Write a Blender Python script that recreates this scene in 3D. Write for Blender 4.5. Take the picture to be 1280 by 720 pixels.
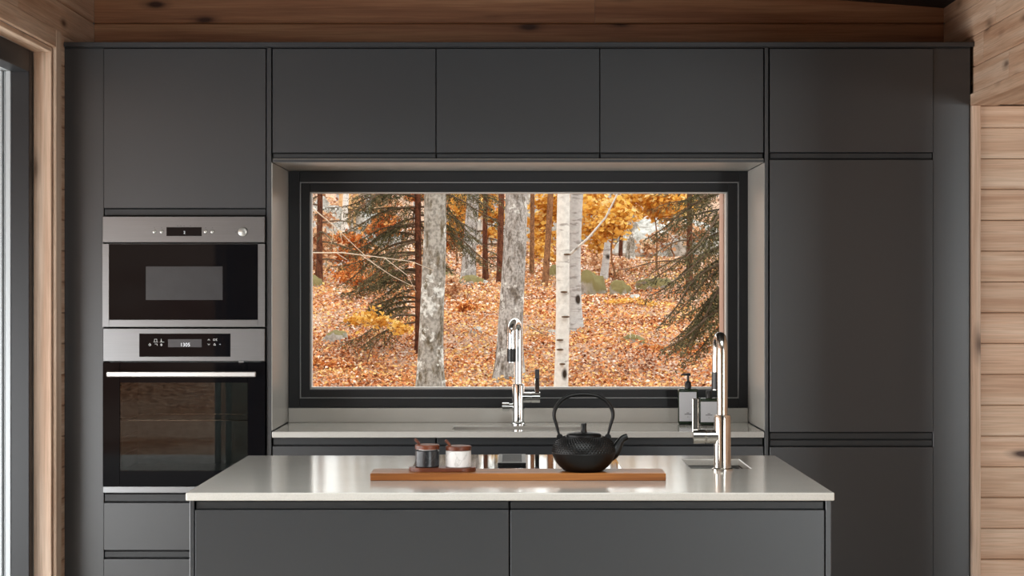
import bpy, bmesh, math, random
import numpy as np
from mathutils import Vector, Matrix

random.seed(7)
rng = np.random.default_rng(7)
PI = math.pi
S = bpy.context.scene
for o in list(bpy.data.objects):
    bpy.data.objects.remove(o)
COL = S.collection

# ------------------------------------------------------------------ camera
F = 2300.0            # focal length in pixels of the 1280 wide frame
D = 6.725             # distance of the cabinet fronts (plane y = 0)
EYE = 1.405
cam = bpy.data.cameras.new('camera')
cam.sensor_width = 36.0
cam.lens = F / 1280 * 36
cam.shift_x = -8 / 1280
cam.shift_y = 6 / 1280
cam.clip_end = 300
camo = bpy.data.objects.new('camera', cam)
COL.objects.link(camo)
camo.location = (0, -D, EYE)
camo.rotation_euler = (PI / 2, 0, 0)
S.camera = camo

# ------------------------------------------------------------------ sky, daylight, exposure
w = bpy.data.worlds.new('overcast_sky')
S.world = w
w.use_nodes = True
bg = w.node_tree.nodes['Background']
bg.inputs[0].default_value = (1.0, 0.995, 0.975, 1)
bg.inputs[1].default_value = 2.6


def area(name, loc, rot, sx, sy, power, color):
    l = bpy.data.lights.new(name, 'AREA')
    l.shape = 'RECTANGLE'
    l.size = sx
    l.size_y = sy
    l.energy = power
    l.color = color
    o = bpy.data.objects.new(name, l)
    COL.objects.link(o)
    o.location = loc
    o.rotation_euler = rot
    return o


# daylight outside the sliding door on the left, and lights added outside made-up glazing behind the
# camera and outside a made-up window of the room on the right
area('daylight_sliding_door', (-2.7, -2.5, 0.70), (0, -PI / 2, 0), 1.35, 4.0, 125, (0.92, 0.97, 1.0))
area('added_rear_light', (4.3, -10.2, 1.2), (PI / 2, 0, 0), 3.0, 2.2, 300, (0.90, 0.95, 1.0))
area('added_side_light', (6.4, -4.6, 1.2), (0, PI / 2, 0), 1.9, 3.0, 150, (0.90, 0.95, 1.0))

area('added_roof_light', (0.0, -3.7, 3.25), (0, 0, 0), 2.1, 2.3, 80, (0.93, 0.97, 1.0))  # added light above the unseen roof window, brightens island and worktops

S.view_settings.view_transform = 'Standard'
S.view_settings.look = 'None'
S.view_settings.gamma = 1
S.view_settings.use_curve_mapping = False
S.view_settings.exposure = 0.0


# ------------------------------------------------------------------ mesh helpers
def prop(o, label=None, cat=None, group=None, kind=None):
    if label: o['label'] = label
    if cat: o['category'] = cat
    if group: o['group'] = group
    if kind: o['kind'] = kind
    return o


def wloc(o):
    v = Vector(o.location)
    p = o.parent
    while p:
        v += Vector(p.location)
        p = p.parent
    return v


def empty(name, loc, label=None, cat=None, group=None, kind=None):
    o = bpy.data.objects.new(name, None)
    COL.objects.link(o)
    o.empty_display_size = 0.05
    o.location = loc
    return prop(o, label, cat, group, kind)


def link_mesh(name, me, mat, parent=None, origin=None):
    """me is in world coordinates; the object gets its origin at `origin`"""
    if origin is None:
        origin = wloc(parent) if parent else Vector((0, 0, 0))
    origin = Vector(origin)
    me.transform(Matrix.Translation(-origin))
    o = bpy.data.objects.new(name, me)
    if mat:
        me.materials.append(mat)
    COL.objects.link(o)
    if parent:
        o.parent = parent
        o.location = origin - wloc(parent)
    else:
        o.location = origin
    return o


def mk(name, bm, mat, parent=None, smooth=False, origin=None):
    bmesh.ops.recalc_face_normals(bm, faces=bm.faces[:])
    me = bpy.data.meshes.new(name)
    bm.to_mesh(me)
    bm.free()
    if smooth:
        me.polygons.foreach_set('use_smooth', [True] * len(me.polygons))
        try:
            me.set_sharp_from_angle(angle=math.radians(38))
        except Exception:
            pass
    return link_mesh(name, me, mat, parent, origin)


def NB():
    return bmesh.new()


def box(bm, x0, x1, y0, y1, z0, z1, bev=0.0, seg=1):
    r = bmesh.ops.create_cube(bm, size=1)
    vs = r['verts']
    for v in vs:
        v.co = Vector(((x0 + x1) / 2 + v.co.x * (x1 - x0), (y0 + y1) / 2 + v.co.y * (y1 - y0),
                       (z0 + z1) / 2 + v.co.z * (z1 - z0)))
    if bev > 0:
        es = list({e for v in vs for e in v.link_edges})
        bmesh.ops.bevel(bm, geom=es, offset=bev, segments=seg, affect='EDGES', profile=0.5)
    return bm


def obox(name, mat, parent, x0, x1, y0, y1, z0, z1, bev=0.0015, seg=1, origin=None):
    return mk(name, box(NB(), x0, x1, y0, y1, z0, z1, bev, seg), mat, parent, origin=origin)


def prism(bm, poly, axis, a0, a1):
    """extrude a 2D polygon along axis; poly holds the two other coordinates in xyz order"""
    def co(p, a):
        return {'x': (a, p[0], p[1]), 'y': (p[0], a, p[1]), 'z': (p[0], p[1], a)}[axis]
    A = [bm.verts.new(co(p, a0)) for p in poly]
    B = [bm.verts.new(co(p, a1)) for p in poly]
    n = len(poly)
    bm.faces.new(A)
    bm.faces.new(B)
    for i in range(n):
        bm.faces.new((A[i], A[(i + 1) % n], B[(i + 1) % n], B[i]))
    return bm


def tube(bm, pts, radii, seg=12, flat=None, caps=True, jitter=None):
    """sweep a circle (or ellipse: flat=(a,b) factors) along points"""
    pts = [Vector(p) for p in pts]
    n = len(pts)
    if not hasattr(radii, '__len__'):
        radii = [radii] * n
    rings = []
    up = None
    for i, p in enumerate(pts):
        t = (pts[min(i + 1, n - 1)] - pts[max(i - 1, 0)]).normalized()
        if up is None:
            ref = Vector((0, 1, 0)) if abs(t.y) < 0.9 else Vector((1, 0, 0))
            u = t.cross(ref).normalized()
        else:
            u = (up - t * up.dot(t)).normalized()
        up = u
        v = t.cross(u).normalized()
        ring = []
        for k in range(seg):
            a = 2 * PI * k / seg
            r = radii[i]
            if jitter:
                r *= jitter(i, k)
            fa, fb = flat if flat else (1, 1)
            ring.append(bm.verts.new(p + u * (math.cos(a) * r * fa) + v * (math.sin(a) * r * fb)))
        rings.append(ring)
    for i in range(n - 1):
        for k in range(seg):
            bm.faces.new((rings[i][k], rings[i][(k + 1) % seg], rings[i + 1][(k + 1) % seg], rings[i + 1][k]))
    if caps:
        bm.faces.new(rings[0])
        bm.faces.new(rings[-1])
    return bm


def smooth_curve(pts, radii, sub=4):
    """Catmull-Rom resampling of a point chain and its radii"""
    P = [np.array(tuple(p), float) for p in pts]
    n = len(P)
    op, orr = [], []
    for i in range(n - 1):
        a, b, c, d = P[max(i - 1, 0)], P[i], P[i + 1], P[min(i + 2, n - 1)]
        for j in range(sub):
            t = j / sub
            op.append(tuple(0.5 * (2 * b + (c - a) * t + (2 * a - 5 * b + 4 * c - d) * t * t + (3 * b - a - 3 * c + d) * t ** 3)))
            orr.append(radii[i] + (radii[i + 1] - radii[i]) * t)
    op.append(tuple(P[-1])); orr.append(radii[-1])
    return op, orr


def lathe(bm, prof, c, seg=32, disp=None):
    """prof = [(r,z)...] revolved around the vertical through c"""
    cx, cy, cz = c
    rings = []
    for i, (r, z) in enumerate(prof):
        if r <= 1e-6:
            rings.append([bm.verts.new((cx, cy, cz + z))])
        else:
            rings.append([bm.verts.new((cx + (r + (disp(i, k) if disp else 0)) * math.cos(2 * PI * k / seg),
                                        cy + (r + (disp(i, k) if disp else 0)) * math.sin(2 * PI * k / seg),
                                        cz + z)) for k in range(seg)])
    for a, b in zip(rings[:-1], rings[1:]):
        for k in range(seg):
            k2 = (k + 1) % seg
            if len(a) == 1 and len(b) == 1:
                continue
            if len(a) == 1:
                bm.faces.new((a[0], b[k], b[k2]))
            elif len(b) == 1:
                bm.faces.new((a[k], a[k2], b[0]))
            else:
                bm.faces.new((a[k], a[k2], b[k2], b[k]))
    return bm


def text_mesh(txt, size, x, y, z, mat, parent, name='lettering'):
    """flat lettering that faces the camera side (-y), centred on x, baseline z"""
    cu = bpy.data.curves.new('t', 'FONT')
    cu.body = txt
    cu.size = size
    cu.align_x = 'CENTER'
    cu.extrude = 0.0003
    o = bpy.data.objects.new('t', cu)
    COL.objects.link(o)
    bpy.context.view_layer.update()
    dg = bpy.context.evaluated_depsgraph_get()
    me = bpy.data.meshes.new_from_object(o.evaluated_get(dg))
    bpy.data.objects.remove(o)
    me.transform(Matrix.Translation((x, y, z)) @ Matrix.Rotation(PI / 2, 4, 'X'))
    me.materials.clear()
    return link_mesh(name, me, mat, parent)


# ------------------------------------------------------------------ materials
def new_mat(name):
    m = bpy.data.materials.new(name)
    m.use_nodes = True
    nt = m.node_tree
    return m, nt, nt.nodes['Principled BSDF']


def N(nt, typ, ins=None, **kw):
    n = nt.nodes.new(typ)
    for k, v in kw.items():
        setattr(n, k, v)
    if ins:
        for k, v in ins.items():
            s = n.inputs[k]
            if isinstance(v, bpy.types.NodeSocket):
                nt.links.new(v, s)
            else:
                s.default_value = v
    return n


def rgb(r, g, b):
    """sRGB 0-255 to linear"""
    def f(c):
        c /= 255
        return c / 12.92 if c <= 0.04045 else ((c + 0.055) / 1.055) ** 2.4
    return (f(r), f(g), f(b), 1)


def ramp(nt, fac, stops, interp='LINEAR'):
    n = nt.nodes.new('ShaderNodeValToRGB')
    n.color_ramp.interpolation = interp
    el = n.color_ramp.elements
    while len(el) < len(stops):
        el.new(0.5)
    for e, (p, c) in zip(el, stops):
        e.position = p
        e.color = c
    nt.links.new(fac, n.inputs[0])
    return n.outputs[0]


def mixc(nt, fac, a, b, blend='MIX'):
    n = nt.nodes.new('ShaderNodeMix')
    n.data_type = 'RGBA'
    n.blend_type = blend
    for s, v in ((n.inputs[0], fac), (n.inputs[6], a), (n.inputs[7], b)):
        if isinstance(v, bpy.types.NodeSocket):
            nt.links.new(v, s)
        else:
            s.default_value = v
    return n.outputs[2]


def bump(nt, b, height, strength=0.2, dist=0.002):
    n = N(nt, 'ShaderNodeBump', {'Strength': strength, 'Distance': dist, 'Height': height})
    nt.links.new(n.outputs[0], b.inputs['Normal'])


def plain(name, col, rough=0.5, metal=0.0, spec=0.5, noise=None, bmp=0.0, bscale=300):
    m, nt, b = new_mat(name)
    b.inputs['Base Color'].default_value = col
    b.inputs['Roughness'].default_value = rough
    b.inputs['Metallic'].default_value = metal
    b.inputs['Specular IOR Level'].default_value = spec
    if noise or bmp:
        tc = N(nt, 'ShaderNodeTexCoord')
        nz = N(nt, 'ShaderNodeTexNoise', {'Vector': tc.outputs['Object'], 'Scale': bscale, 'Detail': 3.0})
        if noise:
            c2 = tuple(c * (1 - noise) for c in col[:3]) + (1,)
            c3 = tuple(min(1, c * (1 + noise)) for c in col[:3]) + (1,)
            nt.links.new(ramp(nt, nz.outputs[0], [(0.3, c2), (0.7, c3)]), b.inputs['Base Color'])
        if bmp:
            bump(nt, b, nz.outputs[0], bmp, 0.001)
    return m


M = {}
CAB = (0.0195, 0.0220, 0.0255, 1)


def cabinet_mat():
    m, nt, b = new_mat('graphite lacquer')
    tc = N(nt, 'ShaderNodeTexCoord')
    mp = N(nt, 'ShaderNodeMapping', {'Vector': tc.outputs['Object'], 'Scale': (40, 40, 160)})
    nz = N(nt, 'ShaderNodeTexNoise', {'Vector': mp.outputs[0], 'Scale': 4.0, 'Detail': 4.0})
    nt.links.new(ramp(nt, nz.outputs[0], [(0.3, tuple(c * 0.92 for c in CAB[:3]) + (1,)),
                                          (0.7, tuple(c * 1.08 for c in CAB[:3]) + (1,))]), b.inputs['Base Color'])
    b.inputs['Roughness'].default_value = 0.36
    b.inputs['Specular IOR Level'].default_value = 1.0
    bump(nt, b, nz.outputs[0], 0.06, 0.0006)
    return m


M['cab'] = cabinet_mat()
M['carcass'] = plain('dark carcass', (0.012, 0.012, 0.013, 1), 0.6, noise=0.05)
M['channel'] = plain('graphite grip rail', (0.026, 0.028, 0.030, 1), 0.4, noise=0.05)


def stone(name, base, rough):
    m, nt, b = new_mat(name)
    tc = N(nt, 'ShaderNodeTexCoord')
    nz = N(nt, 'ShaderNodeTexNoise', {'Vector': tc.outputs['Object'], 'Scale': 420.0, 'Detail': 4.0, 'Roughness': 0.7})
    nl = N(nt, 'ShaderNodeTexNoise', {'Vector': tc.outputs['Object'], 'Scale': 6.0, 'Detail': 3.0})
    c = ramp(nt, nz.outputs[0], [(0.25, tuple(x * 0.84 for x in base) + (1,)), (0.5, tuple(base) + (1,)),
                                 (0.8, tuple(min(1, x * 1.08) for x in base) + (1,))])
    c = mixc(nt, 0.12, c, nl.outputs[0], 'MULTIPLY')
    nt.links.new(c, b.inputs['Base Color'])
    b.inputs['Roughness'].default_value = rough
    bump(nt, b, nz.outputs[0], 0.03, 0.0005)
    return m


M['stone'] = stone('greige composite stone', (0.58, 0.56, 0.515), 0.11)
M['reveal'] = stone('greige reveal laminate', (0.42, 0.405, 0.375), 0.3)


def brushed(name, col, rough, axis):
    m, nt, b = new_mat(name)
    tc = N(nt, 'ShaderNodeTexCoord')
    sc = {'x': (4, 500, 500), 'z': (500, 500, 4)}[axis]
    mp = N(nt, 'ShaderNodeMapping', {'Vector': tc.outputs['Object'], 'Scale': sc})
    nz = N(nt, 'ShaderNodeTexNoise', {'Vector': mp.outputs[0], 'Scale': 1.0, 'Detail': 3.0})
    nt.links.new(ramp(nt, nz.outputs[0], [(0.3, tuple(c * 0.9 for c in col) + (1,)), (0.7, tuple(col) + (1,))]),
                 b.inputs['Base Color'])
    b.inputs['Metallic'].default_value = 1
    b.inputs['Roughness'].default_value = rough
    bump(nt, b, nz.outputs[0], 0.05, 0.0003)
    return m


M['steel'] = brushed('brushed steel', (0.255, 0.26, 0.265), 0.32, 'x')
M['chrome'] = plain('polished chrome', (0.82, 0.83, 0.83, 1), 0.07, 1.0, noise=0.02)
M['nickel'] = plain('satin nickel', (0.58, 0.55, 0.50, 1), 0.16, 1.0, noise=0.02)
M['alu'] = plain('pale aluminium', (0.72, 0.72, 0.70, 1), 0.35, 1.0, noise=0.03)
M['bead'] = plain('grey aluminium bead', (0.34, 0.34, 0.34, 1), 0.4, 0.6, noise=0.03)
M['palebead'] = plain('pale glazing bead', (0.62, 0.60, 0.57, 1), 0.45, noise=0.03)
M['sinksteel'] = plain('brushed sink steel', (0.42, 0.41, 0.39, 1), 0.35, 1.0, noise=0.04)
M['blackglass'] = plain('black oven glass', (0.004, 0.004, 0.005, 1), 0.04, spec=0.15, noise=0.05)
M['hobglass'] = plain('black hob glass', (0.01, 0.01, 0.011, 1), 0.03, spec=0.9, noise=0.05)
M['blackplastic'] = plain('black plastic', (0.012, 0.012, 0.012, 1), 0.35, noise=0.1)
M['blackframe'] = plain('black window frame', (0.007, 0.0075, 0.009, 1), 0.42, noise=0.08)
M['whiteprint'] = plain('white print', (0.75, 0.75, 0.75, 1), 0.5, noise=0.02)
M['cavity'] = plain('oven cavity with reflection tint', (0.26, 0.29, 0.28, 1), 0.35, noise=0.15, bscale=30)  # lightened and tinted to carry the greenish reflection in the oven window
M['meshscreen'] = plain('microwave mesh screen', (0.032, 0.032, 0.034, 1), 0.3, noise=0.1, bscale=20)
M['screen'] = plain('grey display', (0.07, 0.07, 0.075, 1), 0.2, noise=0.02)
M['button'] = plain('pale grey button', (0.42, 0.41, 0.38, 1), 0.3, 0.6, noise=0.02)


def emissive(name, col, st):
    m, nt, b = new_mat(name)
    b.inputs['Base Color'].default_value = (0.02, 0.02, 0.02, 1)
    b.inputs['Emission Color'].default_value = col
    b.inputs['Emission Strength'].default_value = st
    return m


M['led'] = emissive('lit display digits', (0.95, 0.97, 1, 1), 1.0)


def pane(name, tint, refl=1.0, rough=0.0):
    m, nt, b = new_mat(name)
    out = nt.nodes['Material Output']
    tr = N(nt, 'ShaderNodeBsdfTransparent', {'Color': tint})
    gl = N(nt, 'ShaderNodeBsdfGlossy', {'Color': (refl, refl, refl, 1), 'Roughness': rough})
    ge = N(nt, 'ShaderNodeNewGeometry')      # both faces of the thin pane reflect like air to glass
    io = N(nt, 'ShaderNodeMapRange', {'Value': ge.outputs['Backfacing'], 'To Min': 1.5, 'To Max': 1 / 1.5})
    fr = N(nt, 'ShaderNodeFresnel', {'IOR': io.outputs[0]})
    mx = N(nt, 'ShaderNodeMixShader', {0: fr.outputs[0]})
    nt.links.new(tr.outputs[0], mx.inputs[1])
    nt.links.new(gl.outputs[0], mx.inputs[2])
    nt.links.new(mx.outputs[0], out.inputs[0])
    return m


M['pane'] = pane('clear window glass', (0.97, 0.98, 0.97, 1))
M['ovenpane'] = pane('tinted oven glass', (0.55, 0.57, 0.56, 1))


def wood(name, axis, c_lo, c_mid, c_hi, knots=True, rough=0.55, kcol=(70, 40, 22), kscale=1.0, ringscale=1.0):
    m, nt, b = new_mat(name)
    tc = N(nt, 'ShaderNodeTexCoord')
    oi = N(nt, 'ShaderNodeObjectInfo')
    off = N(nt, 'ShaderNodeVectorMath', {0: oi.outputs['Random'], 1: (37.0, 53.0, 71.0)}, operation='MULTIPLY')
    vec = N(nt, 'ShaderNodeVectorMath', {0: tc.outputs['Object'], 1: off.outputs[0]}, operation='ADD')

    def sc(along, across):
        return tuple(along if a == axis else across for a in 'xyz')
    warp = N(nt, 'ShaderNodeTexNoise', {'Vector': N(nt, 'ShaderNodeMapping', {'Vector': vec.outputs[0], 'Scale': sc(1.5, 6)}).outputs[0],
                                        'Scale': 1.0, 'Detail': 2.0})
    w2 = N(nt, 'ShaderNodeVectorMath', {0: warp.outputs['Color'], 1: (0.05, 0.05, 0.05)}, operation='MULTIPLY')
    v2 = N(nt, 'ShaderNodeVectorMath', {0: vec.outputs[0], 1: w2.outputs[0]}, operation='ADD')
    g1 = N(nt, 'ShaderNodeTexNoise', {'Vector': N(nt, 'ShaderNodeMapping', {'Vector': v2.outputs[0], 'Scale': sc(0.8 * ringscale, 28 * ringscale)}).outputs[0],
                                      'Scale': 1.0, 'Detail': 3.0})
    g2 = N(nt, 'ShaderNodeTexNoise', {'Vector': N(nt, 'ShaderNodeMapping', {'Vector': vec.outputs[0], 'Scale': sc(6, 260)}).outputs[0],
                                      'Scale': 1.0, 'Detail': 4.0})
    c = ramp(nt, g1.outputs[0], [(0.32, rgb(*c_lo)), (0.5, rgb(*c_mid)), (0.68, rgb(*c_hi))])
    fine = ramp(nt, g2.outputs[0], [(0.3, (0.70, 0.66, 0.62, 1)), (0.62, (1, 1, 1, 1))])
    c = mixc(nt, 0.75, c, fine, 'MULTIPLY')
    # every board a little different
    tone = ramp(nt, oi.outputs['Random'], [(0.0, (0.86, 0.83, 0.80, 1)), (0.5, (1, 0.97, 0.95, 1)), (1.0, (0.98, 1.0, 1.0, 1))])
    c = mixc(nt, 1.0, c, tone, 'MULTIPLY')
    if knots:
        vo = N(nt, 'ShaderNodeTexVoronoi', {'Vector': N(nt, 'ShaderNodeMapping', {'Vector': v2.outputs[0], 'Scale': sc(2.6 * kscale, 7.5 * kscale)}).outputs[0],
                                            'Scale': 1.0})
        kf = ramp(nt, vo.outputs['Distance'], [(0.055, (1, 1, 1, 1)), (0.12, (0.32, 0.32, 0.32, 1)), (0.2, (0, 0, 0, 1))])
        c = mixc(nt, kf, c, rgb(*kcol))
    nt.links.new(c, b.inputs['Base Color'])
    b.inputs['Roughness'].default_value = rough
    bump(nt, b, g2.outputs[0], 0.12, 0.001)
    return m


PINE = ((196, 154, 124), (216, 180, 152), (230, 202, 178))
M['pine_x'] = wood('pine boards', 'x', *PINE)
M['pine_y'] = wood('pine wall boards', 'y', *PINE)
M['pine_z'] = wood('pine casing', 'z', (206, 170, 144), (222, 192, 168), (234, 210, 190), kscale=0.8)
M['pine_shaded'] = wood('shaded pine log wall', 'x', (160, 108, 76), (182, 128, 92), (198, 148, 110), kcol=(70, 36, 20))  # darker than the other pine: recess shade put into the colour
M['oak'] = wood('oiled oak', 'x', (100, 58, 22), (148, 88, 36), (176, 114, 54), knots=False, rough=0.4, ringscale=1.6)
M['acacia'] = wood('red brown acacia', 'x', (74, 36, 20), (104, 52, 30), (126, 68, 42), knots=False, rough=0.4, ringscale=3)
M['floorwood'] = wood('pale floorboard', 'y', (196, 186, 174), (212, 204, 194), (224, 218, 208), knots=False, rough=0.45)


def marble(name, base, vein, thr):
    m, nt, b = new_mat(name)
    tc = N(nt, 'ShaderNodeTexCoord')
    nz = N(nt, 'ShaderNodeTexNoise', {'Vector': tc.outputs['Object'], 'Scale': 22.0, 'Detail': 5.0, 'Distortion': 1.4})
    nt.links.new(ramp(nt, nz.outputs[0], [(thr - 0.04, base), (thr, vein), (thr + 0.04, base)]), b.inputs['Base Color'])
    b.inputs['Roughness'].default_value = 0.3
    return m


M['whitemarble'] = marble('white marble', (0.80, 0.79, 0.77, 1), (0.62, 0.61, 0.59, 1), 0.40)
M['blackmarble'] = marble('black marble', (0.014, 0.015, 0.017, 1), (0.05, 0.05, 0.055, 1), 0.45)
M['iron'] = plain('black cast iron', (0.003, 0.003, 0.003, 1), 0.42, spec=0.35, noise=0.2, bmp=0.15, bscale=500)
M['ceiling'] = plain('dark stained ceiling', (0.018, 0.016, 0.015, 1), 0.6, noise=0.2, bscale=40)
M['ceramic'] = plain('dark green bottle glass', (0.020, 0.034, 0.018, 1), 0.08, noise=0.05)
M['paper'] = plain('pale grey label', (0.66, 0.67, 0.70, 1), 0.6, noise=0.02)
M['ink'] = plain('grey ink', (0.10, 0.10, 0.11, 1), 0.6, noise=0.02)
M['extwall'] = plain('grey exterior cladding', (0.42, 0.42, 0.41, 1), 0.7, noise=0.08, bscale=20)
M['outwood'] = wood('pinkish exterior lining', 'z', (190, 150, 136), (206, 168, 152), (216, 180, 166), knots=False, rough=0.7)
M['added_terrace'] = plain('pale added deck', (0.66, 0.66, 0.65, 1), 0.7, noise=0.12, bscale=12)

# ================================================================== THE ROOM
CEIL0, SLOPE = 2.52, 0.077
XL, XR, YB = -1.662, 1.667, 0.483
ROW = 0.1128
JOINTS = [2.46 - ROW * k for k in range(-4, 23)]      # board joints


def ceil_z(x):
    return CEIL0 + (XR - x) * SLOPE


# floor: boards
fl = empty('floor', (0, 0, 0), kind='structure')
nfl = 0
x = -1.95
while x < 6.1:
    obox('floorboard', M['floorwood'], fl, x + 0.001, x + 0.199, -9.6, 0.48, -0.03, 0.0, 0.002, origin=(x + .1, -4, 0))
    x += 0.2
# ceiling
SKX0, SKX1, SKY0, SKY1 = -1.1, 1.1, -4.9, -2.5
bm = NB()


def ceil_piece(x0, x1, y0, y1):
    prism(bm, [(x0, ceil_z(x0)), (x1, ceil_z(x1)), (x1, ceil_z(x1) + 0.12), (x0, ceil_z(x0) + 0.12)], 'y', y0, y1)


ceil_piece(-2.0, SKX0, -9.8, 0.72)
ceil_piece(SKX1, 6.2, -9.8, 0.72)
ceil_piece(SKX0, SKX1, -9.8, SKY0)
ceil_piece(SKX0, SKX1, SKY1, 0.72)
prop(mk('ceiling', bm, M['ceiling']), kind='structure')
# unseen roof window, added to light the worktops and island front
wk = empty('added_roof_window', (0, -3.7, 2.6), kind='structure')
bm = NB()
for (x0, x1, y0, y1) in ((SKX0, SKX0 + 0.06, SKY0, SKY1), (SKX1 - 0.06, SKX1, SKY0, SKY1),
                         (SKX0 + 0.06, SKX1 - 0.06, SKY0, SKY0 + 0.06), (SKX0 + 0.06, SKX1 - 0.06, SKY1 - 0.06, SKY1)):
    prism(bm, [(x0, ceil_z(x0) + 0.121), (x1, ceil_z(x1) + 0.121), (x1, ceil_z(x1) + 0.2), (x0, ceil_z(x0) + 0.2)], 'y', y0, y1)
mk('added_window_frame', bm, M['blackframe'], wk)
bm = NB()
prism(bm, [(SKX0 + 0.05, ceil_z(SKX0) + 0.15), (SKX1 - 0.05, ceil_z(SKX1) + 0.15), (SKX1 - 0.05, ceil_z(SKX1) + 0.156), (SKX0 + 0.05, ceil_z(SKX0) + 0.156)],
      'y', SKY0 + 0.05, SKY1 - 0.05)
mk('glass_pane', bm, M['pane'], wk)


def board_x(name, mat, parent, x0, x1, yf, th, z0, z1, ch=0.004):
    g = 0.0008
    z0 += g; z1 -= g
    return mk(name, prism(NB(), [(yf + ch, z0), (yf, z0 + ch), (yf, z1 - ch), (yf + ch, z1), (yf + th, z1), (yf + th, z0)], 'x', x0, x1),
              mat, parent, origin=((x0 + x1) / 2, yf, (z0 + z1) / 2))


def board_y(name, mat, parent, y0, y1, xf, th, z0, z1, ch=0.004):
    """front face at xf; th is signed (direction behind the face)"""
    g = 0.0008
    z0 += g; z1 -= g
    c = math.copysign(ch, th)
    return mk(name, prism(NB(), [(xf + c, z0), (xf, z0 + ch), (xf, z1 - ch), (xf + c, z1), (xf + th, z1), (xf + th, z0)], 'y', y0, y1),
              mat, parent, origin=(xf, (y0 + y1) / 2, (z0 + z1) / 2))


# back wall: core with the window hole, log boards above the cabinets
HX0, HX1, HZ0, HZ1 = -0.90, 0.905, 0.955, 1.884
wb = empty('wall_back', (0, YB, 0), kind='structure')
bm = NB()
box(bm, -2.0, HX0, YB + 0.02, 0.70, 0, 3.0)
box(bm, HX1, XR + 0.4, YB + 0.02, 0.70, 0, 3.0)
box(bm, HX0, HX1, YB + 0.02, 0.70, HZ1, 3.0)
box(bm, HX0, HX1, YB + 0.02, 0.70, 0, HZ0)
mk('wall_core', bm, M['extwall'], wb)
for i in range(6):
    z1, z0 = JOINTS[i], JOINTS[i + 1]
    if z0 > 2.78 or z1 < 2.2:
        continue
    cuts = {2: [-0.62], 3: [0.30], 4: [], 5: []}.get(i, [0.8])
    xs = [XL] + cuts + [XR]
    for a, b in zip(xs[:-1], xs[1:]):
        board_x('log_board', M['pine_shaded'], wb, a + 0.0006, b - 0.0006, YB, 0.02, z0, z1)

# left wall (X = XL) with the sliding door opening
DY0, DY1, DZ = -0.165, -8.6, 2.279
wl = empty('wall_left', (XL, 0, 0), kind='structure')
bm = NB()
box(bm, -1.90, XL - 0.02, DY0, YB + 0.02, 0, 3.0)
box(bm, -1.90, XL - 0.02, -9.6, DY1, 0, 3.0)
box(bm, -1.90, XL - 0.02, DY1, DY0, 2.35, 3.0)
mk('wall_core', bm, M['extwall'], wl)
for i in range(1, 25):
    z1, z0 = JOINTS[i], max(0.002, JOINTS[i + 1])
    if z1 - z0 < 0.01:
        continue
    if z0 > 2.30:
        for a, b in ((-9.55, -3.3), (-3.3, -0.61 + 0.2 * (i % 2)), (-0.61 + 0.2 * (i % 2), YB)):
            board_y('log_board', M['pine_y'], wl, a + 0.0006, b - 0.0006, XL, -0.02, z0, z1)
    else:
        board_y('log_board', M['pine_y'], wl, DY0 + 0.005, YB, XL, -0.02, z0, z1)
        board_y('log_board', M['pine_y'], wl, -9.55, DY1, XL, -0.02, z0, z1)

# casing and reveal lining of the sliding door
tr = empty('trim_1', (XL, DY0, 0), kind='structure')
obox('casing_stile', M['pine_z'], tr, XL + 0.0005, XL + 0.014, DY0, DY0 + 0.078, 0.0, 2.345, 0.003)
obox('casing_stile', M['pine_z'], tr, XL + 0.0005, XL + 0.014, DY1 - 0.078, DY1, 0.0, 2.345, 0.003)
obox('casing_head', M['pine_y'], tr, XL + 0.0005, XL + 0.014, DY1, DY0 - 0.0005, DZ, 2.345, 0.003)
obox('reveal_board', M['pine_z'], tr, XL - 0.062, XL + 0.001, DY0 - 0.018, DY0 - 0.0005, 0.0, DZ - 0.0005, 0.002)
obox('reveal_board', M['pine_z'], tr, XL - 0.062, XL + 0.001, DY1 + 0.0005, DY1 + 0.018, 0.0, DZ - 0.0005, 0.002)
obox('reveal_head', M['pine_y'], tr, XL - 0.062, XL + 0.001, DY1 + 0.018, DY0 - 0.0185, DZ - 0.018, DZ - 0.0005, 0.002)

# sliding door: black frame, two sashes with glass, pale outer track profile
d1 = empty('door_1', (-1.75, -2.9, 0), kind='structure')
ya, yb = DY0 - 0.0185, DY1 + 0.0185
fx0, fx1 = -1.790, XL - 0.064
bm = NB()
box(bm, fx0, fx1, ya - 0.05, ya, 0, 2.262, 0.002)
box(bm, fx0, fx1, yb, yb + 0.05, 0, 2.262, 0.002)
box(bm, fx0, fx1, yb + 0.05, ya - 0.05, 2.185, 2.262, 0.002)
box(bm, fx0, fx1, yb + 0.05, ya - 0.05, 0.0, 0.04, 0.002)
mk('door_frame', bm, M['blackframe'], d1)
mid = (ya + yb) / 2
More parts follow.
